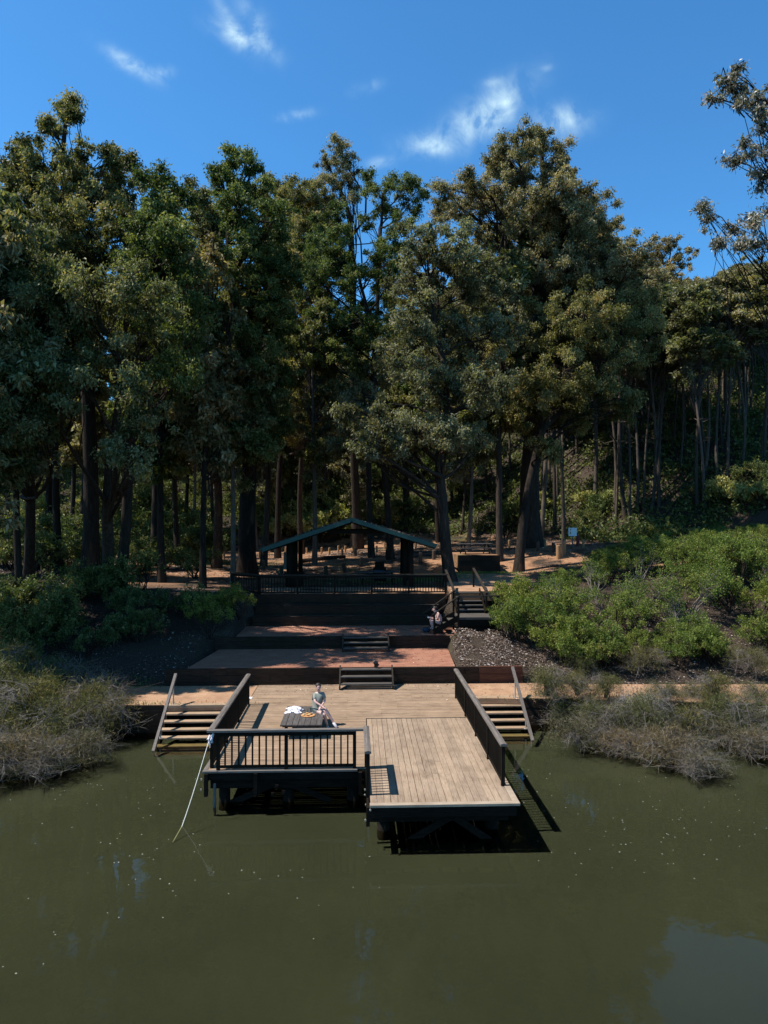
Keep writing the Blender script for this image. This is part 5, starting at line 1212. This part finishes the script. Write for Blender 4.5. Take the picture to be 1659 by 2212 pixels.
for i, (px, py, z, sc, kd) in enumerate([(1215, 1565, 0.1, .6, 0), (1300, 1585, 0.05, .75, 2), (1400, 1595, 0.05, .8, 1), (1490, 1595, 0.05, .75, 0), (1580, 1600, 0.05, .8, 1), (1670, 1600, .05, .85, 2), (1250, 1462, 0.95, .6, 1), (1390, 1452, 1.2, .7, 0), (1180, 1540, 0.3, .45, 1), (1620, 1455, 1.2, .7, 0), (1510, 1530, .5, .6, 2), (1183, 1512, .95, .62, 1), (1245, 1508, .95, .6, 0), (1310, 1514, .9, .5, 1), (1435, 1520, .9, .5, 0), (1545, 1524, .9, .58, 1), (1640, 1528, .9, .55, 0)]):
    KG.put(kd, at(px, py, z), sc, f'olive wispy bush at the right lake edge, {ORD[i]} of a straggling row', 'wispy bushes along the right shore')
for i, (px, py, sc, kd) in enumerate([(1250, 1612, .75, 0), (1330, 1622, .7, 1), (1425, 1640, .8, 0), (1510, 1668, .62, 1), (1470, 1640, .8, 1), (1600, 1625, .7, 0), (1655, 1630, .7, 1)]):
    KD.put(kd, at(px, py, 0.0), sc, f'brownish drooping bush trailing in the water at right, {ORD[i]} from the jetty', 'dry bushes trailing in the lake')
for i, (px, py, z, sc, kd) in enumerate([(30, 1530, .3, 1.15, 0), (110, 1540, .3, 1.1, 2), (190, 1560, .2, 1.0, 2), (60, 1600, 0, 1.1, 1), (140, 1610, 0, 1.0, 0), (225, 1575, 0.1, .85, 2), (-20, 1560, .2, 1.2, 1), (20, 1490, .9, .9, 1), (120, 1490, .9, .8, 0), (250, 1560, 0.2, .6, 2)]):
    KG.put(kd, at(px, py, z), sc, f'grey green wispy bush in the left corner of the lake, {ORD[i]} of the cluster', 'wispy bushes along the left shore')
for i, (px, py, sc, kd) in enumerate([(30, 1665, .9, 0), (110, 1660, .85, 1), (180, 1640, .75, 0), (-20, 1670, 1.0, 1)]):
    KD.put(kd, at(px, py, 0.0), sc, f'brownish drooping bush trailing in the water at left, {ORD[i]} of four', 'dry bushes trailing in the lake')

# ------------------------------------------------------------------ ground litter, grass, specks
def litter():
    r = np.random.default_rng(9); U = []; W = []
    def reg(n, u0, u1, v0, v1, f=None):
        u = r.uniform(u0, u1, n); v = r.uniform(v0, v1, n)
        if f is not None: m = f(u, v); u = u[m]; v = v[m]
        U.append(u); W.append(v)
    reg(22000, 4.25, 9.5, 28.95, 36.4, lambda u, v: ((v < 33.2) | (u > 5.2)) & (hash2(u*1.3, v*1.7)+0.5*r.random(len(u)) > 0.02))
    reg(16000, 7, 20, 26.6, 36, lambda u, v: r.random(len(u)) < np.where(v < 28.5, 0.30*np.clip((v-25.4)/3, 0.1, 1), 1))
    reg(14000, -20, -5.8, 29, 42, lambda u, v: hash2(u*0.8, v)+0.35*r.random(len(u)) > 0.12)
    reg(52000, -32, 30, 44, 82, lambda u, v: hash2(u*0.35, v*0.45)+0.25*r.random(len(u)) > -0.02)
    u = np.concatenate(U); v = np.concatenate(W); z = G(u, v); z = np.where((v < 28.7) & (u > 7), 0.938, z)+0.012+0.02*r.random(len(u))
    sz = np.where(v > 44, 0.16, 0.062+0.07*r.random(len(u))**2)
    C = np.stack([u, v, z], 1); V, Q, T = leaves(C, sz, sz*0.5, 0, flat=True, r=r)
    o = bpy.data.objects.new('leaf_litter', arr_mesh('leaf_litter', V, Q, 'litter', T**1.7)); COL.objects.link(o); tag(o, 'dry pale fallen leaves scattered over the banks and clearing', 'leaf litter', kind='stuff')
    # sparse leaves on terraces and decks
    u = np.concatenate([r.uniform(-7, 4, 260), r.uniform(-5.6, 4, 260), r.uniform(-4, 7, 240), r.uniform(-7, 6.5, 120)]); v = np.concatenate([r.uniform(28.95, 33, 260), r.uniform(33.3, 36.4, 260), 28.6-r.random(240)**2.2*3.0, r.uniform(27.5, 28.6, 120)])
    z = np.where(v < 28.7, 0.962, np.where(v < 33.1, 1.61, 2.15)); C = np.stack([u, v, z+0.01*r.random(len(u))], 1); V, Q, T = leaves(C, 0.07, 0.035, 0, flat=True, r=r)
    o = bpy.data.objects.new('scattered_leaves', arr_mesh('scattered_leaves', V, Q, 'litter', T)); COL.objects.link(o); tag(o, 'few dry leaves scattered on the deck and brick terraces', 'leaf litter', kind='stuff')
litter()
def grass():
    r = np.random.default_rng(19); u = []; v = []
    for (cu, cv, su, sv, n) in ((8.3, 48.6, 1.7, 0.35, 3500), (3.2, 46, 2.2, 1.2, 5000), (-12, 62, 5, 2.5, 5000), (-10.2, 28.6, 1.2, 0.5, 1500), (6.0, 33.6, 0.8, 0.15, 300), (-10.5, 25.95, 2.5, 0.15, 1200), (11, 26.4, 3, 0.2, 700)):
        u.append(r.normal(cu, su, n)); v.append(r.normal(cv, sv, n))
    u = np.concatenate(u); v = np.concatenate(v); z = np.maximum(G(u, v), np.where((v > 25.7) & (v < 28.6), 0.93, -9)); 
    z = np.where((u > 5.5) & (u < 12) & (v > 44) & (v < 49.2), 3.86, z)
    m = z > 0; C = np.stack([u, v, z-0.02], 1)[m]; V, Q, T = leaves(C, 0.13, 0.02, -1.4, r=r)
    o = bpy.data.objects.new('grass', arr_mesh('grass', V, Q, 'grassm', T)); COL.objects.link(o); tag(o, 'short green grass and moss patches around the clearing', 'grass', kind='stuff')
grass()
def specks():
    r = np.random.default_rng(29); P = []
    for (px, py, sx, sy, n) in ((300, 1860, 110, 70, 34), (150, 1700, 110, 40, 22), (340, 1700, 90, 60, 26), (1350, 1790, 130, 60, 55), (1550, 1780, 90, 60, 28), (620, 1880, 120, 60, 14), (1180, 1720, 50, 50, 14), (60, 2080, 60, 30, 5)):
        for _ in range(n):
            x, y = r.normal(px, sx), r.normal(py, sy)
            if y < 1660 or 440 < x < 1130 and y < 1830: continue
            P.append(PZ(x, y, 0.004))
    V, Q, T = leaves(np.array(P), 0.036, 0.03, 0, flat=True, r=r); V[:, 2] = 0.005+0.002*r.random(len(V))
    o = bpy.data.objects.new('floating_specks', arr_mesh('floating_specks', V, Q, 'speck', T)); COL.objects.link(o); tag(o, 'tiny white specks of foam and blossom floating on the lake', 'floating specks', kind='stuff')
specks()
def undergrowth():
    r = np.random.default_rng(55); n = 13000; d = 58+62*r.random(n); ax = r.uniform(-0.6, 0.6, n); x = ax*d+d*math.tan(YAW); z = G(x, d)
    k = (z > 5.6)&((hash2(x*0.5, d*0.5)+r.random(n)*0.5) > -0.1); x, d, z = x[k], d[k], z[k]; m = 22
    C = np.stack([np.repeat(x, m), np.repeat(d, m), np.repeat(z, m)], 1); hh = np.repeat(0.3+r.random(len(x))**1.6*1.5, m); N = len(C)
    C[:, 0] += r.normal(size=N)*0.42; C[:, 1] += r.normal(size=N)*0.42; C[:, 2] += r.random(N)*hh
    V, Q, T = leaves(C, 0.34, 0.17, -0.3, np.clip(np.repeat(r.random(len(x)), m)*0.5+0.5*r.random(N), 0, 1), r=r)
    o = bpy.data.objects.new('undergrowth', arr_mesh('undergrowth', V, Q, 'under', T)); COL.objects.link(o); tag(o, 'low green undergrowth covering the forest floor on the hillside', 'undergrowth', kind='stuff')
undergrowth()
